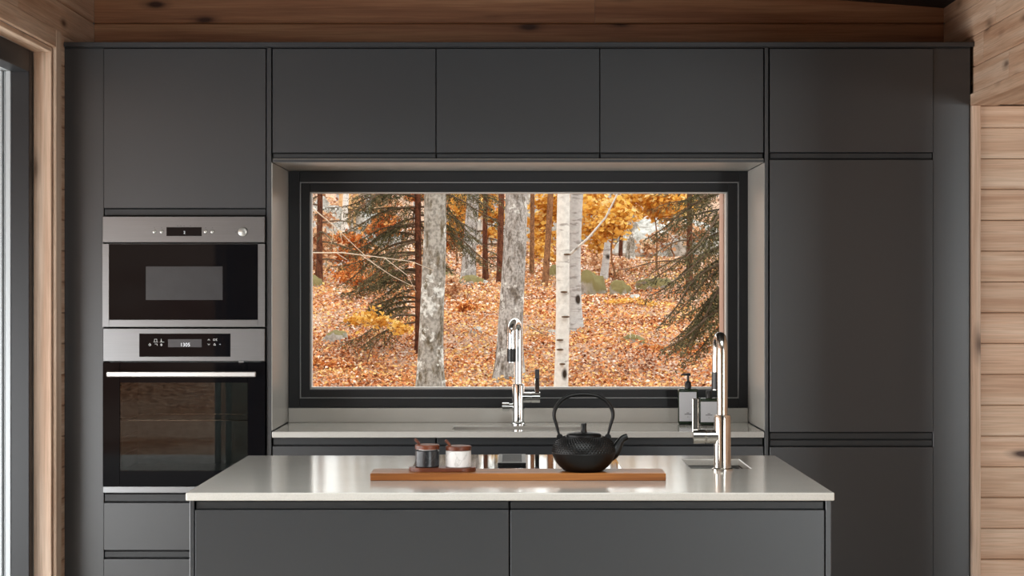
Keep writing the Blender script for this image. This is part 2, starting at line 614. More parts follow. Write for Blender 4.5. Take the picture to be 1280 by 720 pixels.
# the leading sash is slid open, parked beside the fixed one on its own track
for (s0, s1, xo) in ((yb + 0.05, mid, -1.750), (yb + 0.25, mid + 0.2, -1.782)):
    bm = NB()
    box(bm, xo - 0.014, xo + 0.014, s0, s0 + 0.06, 0.042, 2.183, 0.002)
    box(bm, xo - 0.014, xo + 0.014, s1 - 0.06, s1, 0.042, 2.183, 0.002)
    box(bm, xo - 0.014, xo + 0.014, s0 + 0.06, s1 - 0.06, 0.042, 0.11, 0.002)
    box(bm, xo - 0.014, xo + 0.014, s0 + 0.06, s1 - 0.06, 2.12, 2.183, 0.002)
    sash = mk('sash', bm, M['blackframe'], d1)
    obox('glass_pane', M['pane'], sash, xo - 0.003, xo + 0.003, s0 + 0.055, s1 - 0.055, 0.1, 2.13, 0)
bm = NB()
for (a, b, dy) in ((-1.90, -1.868, 0.02), (-1.866, -1.848, 0.012), (-1.846, -1.822, 0.02), (-1.820, -1.812, 0.008), (-1.810, -1.792, 0.018)):
    box(bm, a, b, ya - 0.03 - dy, ya - 0.002, 0, 2.19, 0.002)
    box(bm, a, b, yb + 0.05, ya - 0.03 - dy, 2.19, 2.215 + dy, 0.001)
mk('track_profile', bm, plain('pale lacquered aluminium', (0.42, 0.44, 0.45, 1), 0.4, noise=0.03), d1)

# unseen terrace deck outside the sliding door, added pale to brighten the lower fronts
tc_ = empty('added_terrace', (-3.4, -4.4, -0.02), kind='structure')
for k in range(22):
    x0 = -1.905 - 0.145 * (k + 1)
    obox('deck_board', M['added_terrace'], tc_, x0, x0 + 0.139, -9.6, 0.6, -0.06, -0.03, 0.003, origin=(x0, -4.4, -0.03))
# unseen overhang above the terrace, added to cut sky light at the door
ro = empty('added_overhang', (-2.8, -4.4, 2.7), kind='structure')
bm = NB()
prism(bm, [(-1.905, 2.62), (-1.905, 2.78), (-4.3, 2.92), (-4.3, 2.76)], 'y', -10.2, 0.72)
mk('added_eave', bm, M['ceiling'], ro)
# right wall: log boards above the wide opening, casing, and the board wall of the next room
wr = empty('wall_right', (XR, 0, 0), kind='structure')
bm = NB()
box(bm, XR + 0.02, 1.90, -9.6, YB + 0.02, 2.134, 3.0)
box(bm, XR, 1.90, 0.065, YB + 0.02, 0, 2.133)
box(bm, XR + 0.02, 1.90, -3.0, -1.05, 0, 2.134)  # unseen pier added to block side and rear light from the right cabinet
mk('wall_core', bm, M['extwall'], wr)
for i in range(1, 7):
    z1, z0 = JOINTS[i], max(2.134, JOINTS[i + 1])
    if z1 - z0 < 0.02:
        continue
    k = 0.17 * (i % 3)
    for a, b in ((-9.55, -4.2 + k), (-4.2 + k, -0.47 + k), (-0.47 + k, YB)):
        board_y('log_board', M['pine_y'], wr, a + 0.0006, b - 0.0006, XR, 0.02, z0, z1)
for i in range(6, 25):
    z1, z0 = min(2.133, JOINTS[i]), max(0.002, JOINTS[i + 1])
    if z1 - z0 > 0.02:
        board_y('log_board', M['pine_y'], wr, -3.0, -1.05, XR, 0.02, z0, z1)  # boarding of the added light-blocking pier
t3 = empty('added_pier_trim', (XR, -3.0, 0), kind='structure')  # end boards of the added pier
obox('end_board', M['pine_z'], t3, XR - 0.004, 1.905, -3.022, -3.001, 0.0, 2.1335, 0.002)
obox('end_board', M['pine_z'], t3, XR - 0.004, 1.905, -1.049, -1.028, 0.0, 2.0895, 0.002)
t2 = empty('trim_2', (XR, 0, 0), kind='structure')
obox('casing_stile', M['pine_z'], t2, 1.655, 1.687, -0.012, 0.06, 0.0, 2.0895, 0.002)
obox('casing_head', M['pine_y'], t2, 1.655, 1.754, -1.027, 0.06, 2.090, 2.133, 0.002)
obox('soffit_board', M['pine_y'], t2, 1.756, 1.90, -1.027, 0.06, 2.094, 2.133, 0.002)
wn = empty('wall_side', (2.5, 0, 0), kind='structure')
obox('wall_core', M['extwall'], wn, 1.90, 6.1, 0.065, 0.3, 0.0, 2.6, 0)
for i in range(3, 25):
    z1, z0 = min(2.0895, JOINTS[i]), max(0.002, JOINTS[i + 1])
    if z1 - z0 < 0.02:
        continue
    board_x('wall_board', M['pine_x'], wn, 1.688, 3.3 + 0.5 * (i % 3), 0.004 + 0.0015 * (i % 2), 0.06, z0, z1, 0.003)
    board_x('wall_board', M['pine_x'], wn, 3.301 + 0.5 * (i % 3), 6.1, 0.004 + 0.0015 * (i % 2), 0.06, z0, z1, 0.003)

# outer walls of the rest of the room (behind and beside the camera)
we = empty('wall_east', (6.1, -4, 0), kind='structure')
bm = NB()
box(bm, 6.1, 6.25, -9.6, -6.2, 0, 2.6)
box(bm, 6.1, 6.25, -3.0, 0.3, 0, 2.6)
box(bm, 6.1, 6.25, -6.2, -3.0, 0, 0.3)
box(bm, 6.1, 6.25, -6.2, -3.0, 2.15, 2.6)
mk('wall_core', bm, M['pine_y'], we)
w3 = empty('added_side_window', (6.17, -4.6, 0.3), kind='structure')  # unseen window, added as an opening for the side light
bm = NB()
for a, b in ((-6.2, -6.13), (-4.64, -4.56), (-3.07, -3.0)):
    box(bm, 6.14, 6.2, a, b, 0.3, 2.15)
box(bm, 6.14, 6.2, -6.13, -3.07, 0.3, 0.37)
box(bm, 6.14, 6.2, -6.13, -3.07, 2.08, 2.15)
mk('added_window_frame', bm, M['blackframe'], w3)
obox('glass_pane', M['pane'], w3, 6.165, 6.171, -6.14, -3.06, 0.36, 2.09, 0)
wf = empty('wall_rear', (0, -9.6, 0), kind='structure')
bm = NB()
box(bm, -1.9, 2.75, -9.75, -9.6, 0, 3.0)
box(bm, 5.85, 6.25, -9.75, -9.6, 0, 2.6)
box(bm, 2.75, 5.85, -9.75, -9.6, 2.2, 2.6)
mk('wall_core', bm, M['ceiling'], wf)  # unseen wall, given the dark stain to lower sheen on the fronts
w4 = empty('added_rear_window', (4.3, -9.68, 0), kind='structure')  # unseen glazing, added as an opening for the rear light
bm = NB()
for a in (2.75, 4.26, 5.77):
    box(bm, a, a + 0.08, -9.71, -9.64, 0, 2.2)
box(bm, 2.83, 5.77, -9.71, -9.64, 0, 0.08)
box(bm, 2.83, 5.77, -9.71, -9.64, 2.12, 2.2)
mk('added_window_frame', bm, M['blackframe'], w4)
obox('glass_pane', M['pane'], w4, 2.8, 5.8, -9.68, -9.674, 0.06, 2.14, 0)

# the kitchen window
w1 = empty('window_1', (0, YB, HZ0), kind='structure')


def ring(bm, x0, x1, z0, z1, t, y0, y1, bev=0.0015):
    """rectangular frame, t = (left, right, bottom, top)"""
    l, r, b, tp = t
    box(bm, x0, x0 + l, y0, y1, z0, z1, bev)
    box(bm, x1 - r, x1, y0, y1, z0, z1, bev)
    box(bm, x0 + l, x1 - r, y0, y1, z0, z0 + b, bev)
    box(bm, x0 + l, x1 - r, y0, y1, z1 - tp, z1, bev)
    return bm


FX0, FX1, FZ0, FZ1 = -0.8995, 0.8995, 0.956, 1.8815
mk('outer_frame', ring(NB(), FX0, FX1, FZ0, FZ1, (0.043, 0.036, 0.035, 0.042), YB - 0.004, 0.60), M['blackframe'], w1)
mk('gasket_line', ring(NB(), FX0 + 0.0435, FX1 - 0.0365, FZ0 + 0.0355, FZ1 - 0.0425, (0.0035,) * 4, YB + 0.002, YB + 0.02, 0), M['bead'], w1)
sash = mk('sash', ring(NB(), FX0 + 0.0475, FX1 - 0.0405, FZ0 + 0.0395, FZ1 - 0.0465, (0.034, 0.038, 0.030, 0.034), YB + 0.006, 0.585), M['blackframe'], w1)
gx0, gx1, gz0, gz1 = FX0 + 0.0818, FX1 - 0.0788, FZ0 + 0.0698, FZ1 - 0.0808
mk('glazing_bead', ring(NB(), gx0, gx1, gz0, gz1, (0.004, 0.005, 0.008, 0.004), 0.515, 0.56, 0), M['palebead'], sash)
obox('glass_pane', M['pane'], sash, gx0 + 0.002, gx1 - 0.002, 0.536, 0.542, gz0 + 0.002, gz1 - 0.002, 0)
obox('outer_lining', M['outwood'], w1, gx1 - 0.006, gx1 + 0.02, 0.602, 0.74, HZ0, HZ1, 0.002)


# ================================================================== KITCHEN FITTINGS
def slab(name, parent, x0, x1, z0, z1, y0=0.0, y1=0.019, g=0.0015, mat=None):
    return obox(name, mat or M['cab'], parent, x0 + g, x1 - g, y0, y1, z0 + g, z1 - g, 0.0012, origin=((x0 + x1) / 2, 0, (z0 + z1) / 2))


def grip(parent, x0, x1, z0, z1, y=0.010):
    return obox('grip_rail', M['channel'], parent, x0 + 0.003, x1 - 0.003, y, 0.0215, z0, z1, 0.001)


# oven tower
TX0, TX1 = -1.517, -0.922
t = empty('tall_cabinet', (-1.22, 0.24, 0), 'tall graphite cabinet housing the oven and microwave, left of window', 'cabinet')
bm = NB()
box(bm, TX0, TX1, 0.022, 0.475, 1.687, 2.300)
box(bm, TX0, TX1, 0.022, 0.475, 0.0, 0.672)
box(bm, TX0, TX0 + 0.012, 0.022, 0.475, 0.672, 1.687)
box(bm, TX1 - 0.012, TX1, 0.022, 0.475, 0.672, 1.687)
box(bm, TX0 + 0.012, TX1 - 0.012, 0.465, 0.475, 0.672, 1.687)
mk('body', bm, M['carcass'], t)
slab('door', t, TX0, TX1, 1.713, 2.299)
grip(t, TX0, TX1, 1.6885, 1.711)
slab('drawer_front', t, TX0, TX1, 0.463, 0.639)
slab('drawer_front', t, TX0, TX1, 0.10, 0.434)
grip(t, TX0, TX1, 0.642, 0.668)
grip(t, TX0, TX1, 0.437, 0.4585)

# end panels beside the window niche
for (x0, x1, lab) in ((-0.9205, -0.9, 'slim graphite panel between oven tower and window niche'),
                      (0.9, 0.9165, 'slim graphite panel between window niche and right tall cabinet')):
    p = empty('end_panel', ((x0 + x1) / 2, 0.2, 0), lab, 'panel')
    obox('panel_board', M['cab'], p, x0 + 0.0005, x1 - 0.003, 0.0005, 0.475, 0.0, 2.300, 0.001)
    xi0, xi1 = (x1 - 0.003, x1) if x0 < 0 else (x0, x0 + 0.0005)
    obox('niche_lining', M['reveal'], p, x1 - 0.003 if x0 < 0 else x0 - 0.002, x1 + 0.0003 if x0 < 0 else x0 + 0.0005, 0.002, 0.475, 0.902, 1.880, 0)

# right tall cabinet
RX0, RX1 = 0.918, 1.517
t = empty('tall_cabinet', (1.22, 0.24, 0), 'tall graphite cabinet with plain doors, right of the window', 'cabinet')
obox('body', M['carcass'], t, RX0, RX1, 0.022, 0.475, 0.0, 2.300, 0)
slab('door', t, RX0, RX1, 1.917, 2.299)
slab('door', t, RX0, RX1, 0.894, 1.893)
slab('door', t, RX0, RX1, 0.10, 0.843)
grip(t, RX0, RX1, 1.8975, 1.9155)
grip(t, RX0, RX1, 0.870, 0.8925)
grip(t, RX0, RX1, 0.845, 0.8655)

# wall cabinets over the window
US = [(-0.9, -0.301, 'graphite wall cabinet above window, next to the oven tower'),
      (-0.301, 0.298, 'middle graphite wall cabinet above window'),
      (0.298, 0.897, 'graphite wall cabinet above window, next to right tall cabinet')]
for x0, x1, lab in US:
    t = empty('wall_cabinet', ((x0 + x1) / 2, 0.2, 1.885), lab, 'cabinet', 'wall cabinets above the window')
    obox('body', M['carcass'], t, x0 + 0.001, x1 - 0.001, 0.022, 0.475, 1.8975, 2.300, 0)
    slab('door', t, x0, x1, 1.916, 2.299)
    grip(t, x0, x1, 1.8975, 1.9135)
# underside board of the niche
p = empty('niche_soffit', (0, 0.2, 1.882), 'satin grey soffit board under the wall cabinets above window', 'panel')
obox('soffit_board', M['reveal'], p, -0.8985, 0.8965, 0.003, 0.475, 1.882, 1.8955, 0.001)
obox('front_strip', M['cab'], p, -0.8985, 0.8965, 0.0, 0.0028, 1.882, 1.8925, 0)

# filler panels and cornice
for x0, x1, lab in ((-1.661, -1.5175, 'narrow graphite filler panel beside the left log wall'),
                    (1.5175, 1.6535, 'narrow graphite filler panel beside the right wood casing')):
    p = empty('filler_panel', ((x0 + x1) / 2, 0.02, 0), lab, 'panel')
    obox('panel_board', M['cab'], p, x0, x1, 0.010, 0.03, 0.0, 2.300, 0.001)
    obox('backing', M['carcass'], p, x0 + 0.002, x1 - 0.002, 0.031, 0.475, 0.0, 2.300, 0)
t = empty('cornice', (0, 0.2, 2.3), 'thin dark cornice board running along the top of all cabinets', 'cornice')
obox('cornice_board', M['cab'], t, -1.661, 1.6655, -0.004, 0.480, 2.3045, 2.321, 0.001)
obox('shadow_gap', M['carcass'], t, -1.661, 1.6535, 0.008, 0.475, 2.3003, 2.3045, 0)

# base cabinets under the window worktop
for i, (x0, x1) in enumerate(((-0.9, -0.301), (-0.301, 0.298), (0.298, 0.897))):
    lab = ('graphite base cabinet under window worktop, next to the oven tower',
           'graphite sink base cabinet in the middle under window worktop',
           'graphite base cabinet under window worktop, next to right tall cabinet')[i]
    t = empty('base_cabinet', ((x0 + x1) / 2, 0.2, 0), lab, 'cabinet', 'base cabinets under the window')
    bm = NB()
    if i == 1:
        box(bm, x0 + 0.001, x1 - 0.001, 0.022, 0.472, 0.0, 0.62)
        box(bm, x0 + 0.001, x1 - 0.001, 0.022, 0.030, 0.62, 0.876)
    else:
        box(bm, x0 + 0.001, x1 - 0.001, 0.022, 0.472, 0.0, 0.876)
    mk('body', bm, M['carcass'], t)
    slab('door', t, x0, x1, 0.10, 0.846)
    grip(t, x0, x1, 0.849, 0.8725)


# worktops with cut-outs
def worktop(name, x0, x1, y0, y1, z0, z1, hole, mat, parent):
    hx0, hx1, hy0, hy1 = hole
    bm = NB()
    xs = [x0, hx0, hx1, x1]
    ys = [y0, hy0, hy1, y1]
    g = {}
    for i, xx in enumerate(xs):
        for j, yy in enumerate(ys):
            for k, zz in enumerate((z0, z1)):
                g[i, j, k] = bm.verts.new((xx, yy, zz))
    for i in range(3):
        for j in range(3):
            if (i, j) == (1, 1):
                continue
            for k in (0, 1):
                bm.faces.new([g[i, j, k], g[i + 1, j, k], g[i + 1, j + 1, k], g[i, j + 1, k]])
    for i in range(3):
        for j in (0, 3):
            bm.faces.new([g[i, j, 0], g[i + 1, j, 0], g[i + 1, j, 1], g[i, j, 1]])
            bm.faces.new([g[j, i, 0], g[j, i + 1, 0], g[j, i + 1, 1], g[j, i, 1]])
    for (a, b) in (((1, 1), (2, 1)), ((2, 1), (2, 2)), ((2, 2), (1, 2)), ((1, 2), (1, 1))):
        bm.faces.new([g[a[0], a[1], 0], g[b[0], b[1], 0], g[b[0], b[1], 1], g[a[0], a[1], 1]])
    bmesh.ops.recalc_face_normals(bm, faces=bm.faces[:])
    es = [e for e in bm.edges if len(e.link_faces) == 2 and e.calc_face_angle() > 0.5]
    bmesh.ops.bevel(bm, geom=es, offset=0.003, segments=2, affect='EDGES', profile=0.5)
    return mk(name, bm, mat, parent)


SX0, SX1, SY0, SY1 = -0.246, 0.254, 0.075, 0.275
t = empty('window_worktop', (0, 0.2, 0.876), 'pale stone worktop with sink under the window', 'worktop')
worktop('worktop_slab', -0.8985, 0.8965, -0.018, 0.474, 0.8765, 0.8985, (SX0, SX1, SY0, SY1), M['stone'], t)
obox('upstand', M['stone'], t, -0.8985, 0.8965, 0.462, 0.478, 0.8988, 0.9545, 0.001)


def basin(name, parent, x0, x1, y0, y1, ztop, depth, mat):
    bm = NB()
    th = 0.002
    box(bm, x0 - th, x0, y0 - th, y1 + th, ztop - depth, ztop)
    box(bm, x1, x1 + th, y0 - th, y1 + th, ztop - depth, ztop)
    box(bm, x0, x1, y0 - th, y0, ztop - depth, ztop)
    box(bm, x0, x1, y1, y1 + th, ztop - depth, ztop)
    box(bm, x0, x1, y0, y1, ztop - depth - th, ztop - depth)
    o = mk(name, bm, mat, parent)
    bm = NB()
    lathe(bm, [(0.0, 0.001), (0.025, 0.001), (0.032, 0.004), (0.036, 0.001), (0.036, 0.0)],
          ((x0 + x1) / 2, (y0 + y1) / 2, ztop - depth), 24)
    mk('drain', bm, M['chrome'], o, True)
    return o


t = empty('kitchen_sink', (0.004, 0.17, 0.7), 'steel undermount sink in the worktop below the window', 'sink')
basin('basin', t, SX0 + 0.004, SX1 - 0.004, SY0 + 0.004, SY1 - 0.004, 0.8755, 0.18, M['sinksteel'])


# taps -----------------------------------------------------------------
def arc(c, r, a0, a1, n, ux, uz=Vector((0, 0, 1))):
    """arc in the plane of ux and z"""
    return [Vector(c) + ux * (r * math.cos(a0 + (a1 - a0) * i / (n - 1))) + uz * (r * math.sin(a0 + (a1 - a0) * i / (n - 1))) for i in range(n)]


def tap(loc, label, mat, spout_dir, lever_dir, top, valve):
    x, y, z = loc
    t = empty('mixer_tap', loc, label, 'tap')
    lathe_p = [(0.0, 0), (0.030, 0), (0.030, 0.005), (0.0245, 0.008), (0.0240, 0.15), (0.0225, 0.157), (0.016, 0.158), (0.0, 0.158)]
    mk('body', lathe(NB(), lathe_p, loc, 32), mat, t, True)
    sd = Vector(spout_dir).normalized()
    R = 0.034
    pts = [Vector((x, y, z + 0.15)), Vector((x, y, z + 0.25)), Vector((x, y, z + top - R))]
    pts += arc(Vector((x, y, z + top - R)) + sd * R, R, PI, 0.02, 12, sd)[1:]
    end = pts[-1].copy()
    pts.append(end - Vector((0, 0, 0.02)))
    mk('spout', tube(NB(), pts, 0.0150, 20), mat, t, True)
    hp = end - Vector((0, 0, 0.02))
    sp = mk('spray_head', tube(NB(), [hp, hp - Vector((0, 0, 0.045)), hp - Vector((0, 0, 0.10))], [0.0155, 0.0165, 0.0165], 20), mat, t, True)
    mk('grip_sleeve', tube(NB(), [hp - Vector((0, 0, 0.048)), hp - Vector((0, 0, 0.098))], 0.0175, 20), M['blackplastic'], sp, True)
    ld = Vector(lever_dir).normalized()
    c = Vector((x, y, z + (0.105 if valve else 0.096)))
    h = mk('lever_hub', tube(NB(), [c + ld * 0.015, c + ld * 0.045, c + ld * 0.0465, c + ld * 0.0485, c + ld * 0.05, c + ld * 0.083],
                             [0.0205, 0.0205, 0.019, 0.019, 0.021, 0.021], 24), mat, t, True)
    lc = c + ld * (0.072 if valve else 0.077)
    bm = box(NB(), lc.x - 0.0085, lc.x + 0.0085, lc.y - 0.005, lc.y + 0.005, lc.z + 0.012, lc.z + 0.108, 0.0015)
    lv = mk('lever', bm, mat, h)
    if valve:
        bm = box(NB(), lc.x - 0.0088, lc.x + 0.0088, lc.y - 0.0056, lc.y + 0.0053, lc.z + 0.072, lc.z + 0.106, 0.001)
        mk('lever_inset', bm, M['screen'], lv)
        c2 = Vector((x, y, z + 0.068))
        mk('valve_knob', tube(NB(), [c2 - ld * 0.015, c2 - ld * 0.034, c2 - ld * 0.036, c2 - ld * 0.062], [0.013, 0.013, 0.017, 0.017], 20), mat, t, True)
    return t


tap((0.000, 0.345, 0.8985), 'polished chrome mixer tap behind the sink at the window', M['chrome'], (-0.42, -1, 0), (1, 0, 0), 0.395, True)

# oven and microwave ----------------------------------------------------
OX0, OX1 = -1.5175, -0.924
yf = -0.016
mw = empty('microwave', (-1.22, 0.2, 1.278), 'built-in steel microwave with black glass door above the oven', 'microwave')
obox('body', M['carcass'], mw, OX0 + 0.015, OX1 - 0.015, 0.021, 0.42, 1.282, 1.680, 0)
cp = obox('control_panel', M['steel'], mw, OX0, OX1, yf, 0.018, 1.5880, 1.6840, 0.002)
Zp = lambda py: EYE - (py - 366) / 342.9
Xp = lambda px: (px - 648) / 342.9
ds = obox('display', M['blackglass'], cp, Xp(208), Xp(252), yf - 0.0012, yf + 0.002, Zp(295), Zp(284), 0.0005)
text_mesh('2', 0.014, Xp(230.5), yf - 0.0016, Zp(292.2), M['led'], ds, 'digit')
for px in (193, 202, 257, 265.5):
    c = Vector((Xp(px), 0, Zp(289.5)))
    mk('button', tube(NB(), [(c.x, yf + 0.002, c.z), (c.x, yf - 0.004, c.z), (c.x, yf - 0.0055, c.z)], [0.0065, 0.0065, 0.0045], 18), M['button'], cp, True)
for px in (193, 202, 257, 265.5, 222, 226, 230, 238):
    zz = Zp(284.8) if px in (193, 202, 257, 265.5) else Zp(282.3)
    obox('printed_mark', M['ink'], cp, Xp(px) - 0.002, Xp(px) + 0.002, yf - 0.0006, yf + 0.001, zz - 0.001, zz + 0.001, 0)
obox('printed_mark', M['ink'], cp, Xp(295) - 0.003, Xp(295) + 0.003, yf - 0.0006, yf + 0.001, Zp(290) - 0.001, Zp(290) + 0.001, 0)
c = Vector((Xp(303.5), 0, Zp(289.7)))
mk('round_button', tube(NB(), [(c.x, yf + 0.002, c.z), (c.x, yf - 0.006, c.z), (c.x, yf - 0.008, c.z)], [0.0165, 0.0165, 0.0135], 28), M['button'], cp, True)
dz0, dz1 = 1.2805, 1.5835
dr = mk('door', ring(NB(), OX0, OX1, dz0, dz1, (0.0245, 0.026, 0.026, 0.0005), yf, 0.018, 0.0006), M['steel'], mw)
gl = obox('door_glass', M['blackglass'], dr, OX0 + 0.025, OX1 - 0.0265, yf + 0.003, 0.016, dz0 + 0.0265, dz1 - 0.001, 0.0005)
obox('mesh_window', M['meshscreen'], gl, Xp(182), Xp(278), yf + 0.0024, yf + 0.004, Zp(375), Zp(333), 0.0002)

ov = empty('oven', (-1.22, 0.2, 0.676), 'built-in black glass oven with bar handle below the microwave', 'oven')
bm = NB()
bx0, bx1, bz0, bz1 = OX0 + 0.02, OX1 - 0.02, 0.68, 1.27
box(bm, bx0, bx0 + 0.015, 0.021, 0.45, bz0, bz1)
box(bm, bx1 - 0.015, bx1, 0.021, 0.45, bz0, bz1)
box(bm, bx0 + 0.015, bx1 - 0.015, 0.021, 0.45, bz0, bz0 + 0.06)
box(bm, bx0 + 0.015, bx1 - 0.015, 0.021, 0.45, 1.12, bz1)
box(bm, bx0 + 0.015, bx1 - 0.015, 0.44, 0.45, bz0 + 0.06, 1.12)
mk('cavity', bm, M['cavity'], ov)
cp = obox('control_panel', M['steel'], ov, OX0 + 0.002, OX1, yf, 0.018, 1.1545, 1.2755, 0.002)
ds = obox('display_panel', M['blackglass'], cp, Xp(174), Xp(288), yf - 0.001, yf + 0.002, Zp(446), Zp(417), 0.0005)
sc = obox('screen', M['screen'], ds, Xp(210), Xp(252), yf - 0.0014, yf - 0.0008, Zp(434), Zp(424), 0)
text_mesh('1305', 0.0185, Xp(231.5), yf - 0.002, Zp(433), M['led'], ds, 'clock_digits')


def strokes(name, segs, parent, mat, wd=0.0011):
    bm = NB()
    for (x0, z0, x1, z1) in segs:
        a = Vector((Xp(x0), yf - 0.0014, Zp(z0)))
        b = Vector((Xp(x1), yf - 0.0014, Zp(z1)))
        d = (b - a).normalized()
        n = Vector((-d.z, 0, d.x)) * wd * 0.5
        vs = [bm.verts.new(v) for v in (a - n, b - n, b + n, a + n)]
        f = bm.faces.new(vs)
    r = bmesh.ops.extrude_face_region(bm, geom=bm.faces[:])
    for v in [e for e in r['geom'] if isinstance(e, bmesh.types.BMVert)]:
        v.co.y += 0.0006
    return mk(name, bm, mat, parent)


def circ(cx, cz, r, n=8):
    return [(cx + r * math.cos(2 * PI * i / n), cz + r * math.sin(2 * PI * i / n),
             cx + r * math.cos(2 * PI * (i + 1) / n), cz + r * math.sin(2 * PI * (i + 1) / n)) for i in range(n)]


icons = [
    circ(187.3, 431, 1.3) + [(187.3, 428.8, 187.3, 430.5)],
    [(193, 424, 196, 424), (193, 424, 193, 427), (196, 424, 196, 427), (191.8, 427.6, 197.6, 427.6)],
    [(193.5, 430, 196.5, 430), (196.5, 430, 196.5, 432)],
    [(201.5, 423.6, 201.5, 427), (199.6, 427.6, 205.2, 427.6)] + circ(201.5, 426.2, 0.6, 6),
    circ(201.7, 431, 1.1) + [(201.7, 429.4, 201.7, 432.6)],
    [(259.6, 425.5, 261, 423.8), (261, 423.8, 262.4, 425.5)],
    [(259.6, 429.6, 261, 431.3), (261, 431.3, 262.4, 429.6)],
    circ(267.6, 424.6, 1.2) + [(270, 423.2, 270, 426), (270, 424.6, 271.4, 423.2), (270, 424.6, 271.4, 426)],
    [(267, 431.6, 269.6, 431.6), (267, 431.6, 268.2, 429), (268.2, 429, 269.6, 431.6)],
    [(274, 430.4, 276, 430.4), (275, 429.6, 275, 431.2)],
]
for s in icons:
    strokes('touch_icon', s, ds, M['whiteprint'])
dz0, dz1 = Zp(607.5), Zp(453)
dr = mk('door', ring(NB(), OX0 + 0.002, OX1 + 0.001, dz0, dz1, (0.062, 0.065, 0.055, 0.074), yf, 0.018, 0.0008), M['blackglass'], ov)
obox('door_window', M['ovenpane'], dr, OX0 + 0.060, OX1 - 0.060, yf + 0.004, yf + 0.008, dz0 + 0.05, dz1 - 0.07, 0)
hz = Zp(467.3)
bm = NB()
box(bm, Xp(135.5), Xp(321.5), yf - 0.040, yf - 0.028, hz - 0.010, hz + 0.010, 0.003)
h = mk('handle', bm, M['alu'], dr)
for px in (146, 311):
    obox('handle_post', M['alu'], h, Xp(px) - 0.008, Xp(px) + 0.008, yf - 0.029, yf + 0.001, hz - 0.007, hz + 0.007, 0.001)
obox('bottom_trim', M['steel'], ov, OX0 + 0.002, OX1, yf, 0.018, 0.6755, Zp(608.2), 0.001)
obox('door_latch', M['steel'], ov, Xp(298), Xp(305), yf - 0.004, yf, Zp(453.4), Zp(451), 0.0005)
bm = NB()
rz = 0.935
for yy in (0.06, 0.40):
    tube(bm, [(bx0 + 0.018, yy, rz), (bx1 - 0.018, yy, rz)], 0.003, 6)
for i in range(22):
    xx = bx0 + 0.03 + i * (bx1 - bx0 - 0.06) / 21
    tube(bm, [(xx, 0.06, rz), (xx, 0.40, rz)], 0.0018, 5)
mk('wire_rack', bm, M['chrome'], ov)
for s in (-1, 1):
    xx = bx0 + 0.016 if s < 0 else bx1 - 0.016
    bm = NB()
    for k in range(5):
        tube(bm, [(xx, 0.05, 0.80 + 0.065 * k), (xx, 0.42, 0.80 + 0.065 * k)], 0.003, 6)
    mk('side_rails', bm, M['alu'], ov)

# ================================================================== THE ISLAND
IY0, IY1 = -2.082, -1.018
IX0, IX1 = -0.840, 0.798
IZ = 0.9005
t = empty('island_worktop', (-0.02, -1.55, 0.88), 'pale stone worktop of the kitchen island', 'worktop')
PX0, PX1, PY0, PY1 = 0.497, 0.667, -1.445, -1.142
worktop('worktop_slab', IX0, IX1, IY0, IY1, 0.880, IZ, (PX0, PX1, PY0, PY1), M['stone'], t)
t = empty('prep_sink', (0.58, -1.3, 0.7), 'small square steel prep sink in the island worktop', 'sink')
basin('basin', t, PX0 + 0.003, PX1 - 0.003, PY0 + 0.003, PY1 - 0.003, 0.8795, 0.15, M['sinksteel'])
# front plane of the island
fy = IY0 + 0.012
sx = lambda px: (px - 648) / 494.0
for (a, b, lab) in ((sx(243), sx(637), 'graphite island drawer unit on the oven side'),
                    (sx(637), sx(1031.5), 'graphite island drawer unit on the prep sink side')):
    t = empty('drawer_unit', ((a + b) / 2, fy + 0.3, 0), lab, 'cabinet', 'drawer units of the island')
    bm = NB()
    box(bm, a + 0.001, b - 0.001, fy + 0.022, IY1 - 0.06, 0.0, 0.70)
    box(bm, a + 0.001, b - 0.001, fy + 0.022, fy + 0.10, 0.70, 0.8785)
    box(bm, a + 0.001, b - 0.001, IY1 - 0.08, IY1 - 0.06, 0.70, 0.8785)
    mk('body', bm, M['carcass'], t)
    for z0, z1 in ((0.50, 0.8555), (0.10, 0.47)):
        obox('drawer_front', M['cab'], t, a + 0.002, b - 0.002, fy, fy + 0.019, z0, z1, 0.0012)
    obox('grip_rail', M['channel'], t, a + 0.003, b - 0.003, fy + 0.010, fy + 0.0215, 0.857, 0.8755, 0.001)
    obox('grip_rail', M['channel'], t, a + 0.003, b - 0.003, fy + 0.010, fy + 0.0215, 0.473, 0.496, 0.001)
for (a, b, lab) in ((sx(237), sx(242.4), 'graphite end panel of the island facing the oven'),
                    (sx(1032.2), sx(1039), 'graphite end panel of the island near the prep sink')):
    p = empty('island_end_panel', ((a + b) / 2, -1.5, 0), lab, 'panel')
    obox('panel_board', M['cab'], p, a, b, fy + 0.001, IY1 - 0.03, 0.0, 0.8790, 0.001)

tap((0.5795, -1.497, IZ + 0.0002), 'satin nickel mixer tap at the prep sink on the island', M['nickel'], (-0.09, 1, 0), (-1, 0, 0), 0.378, False)

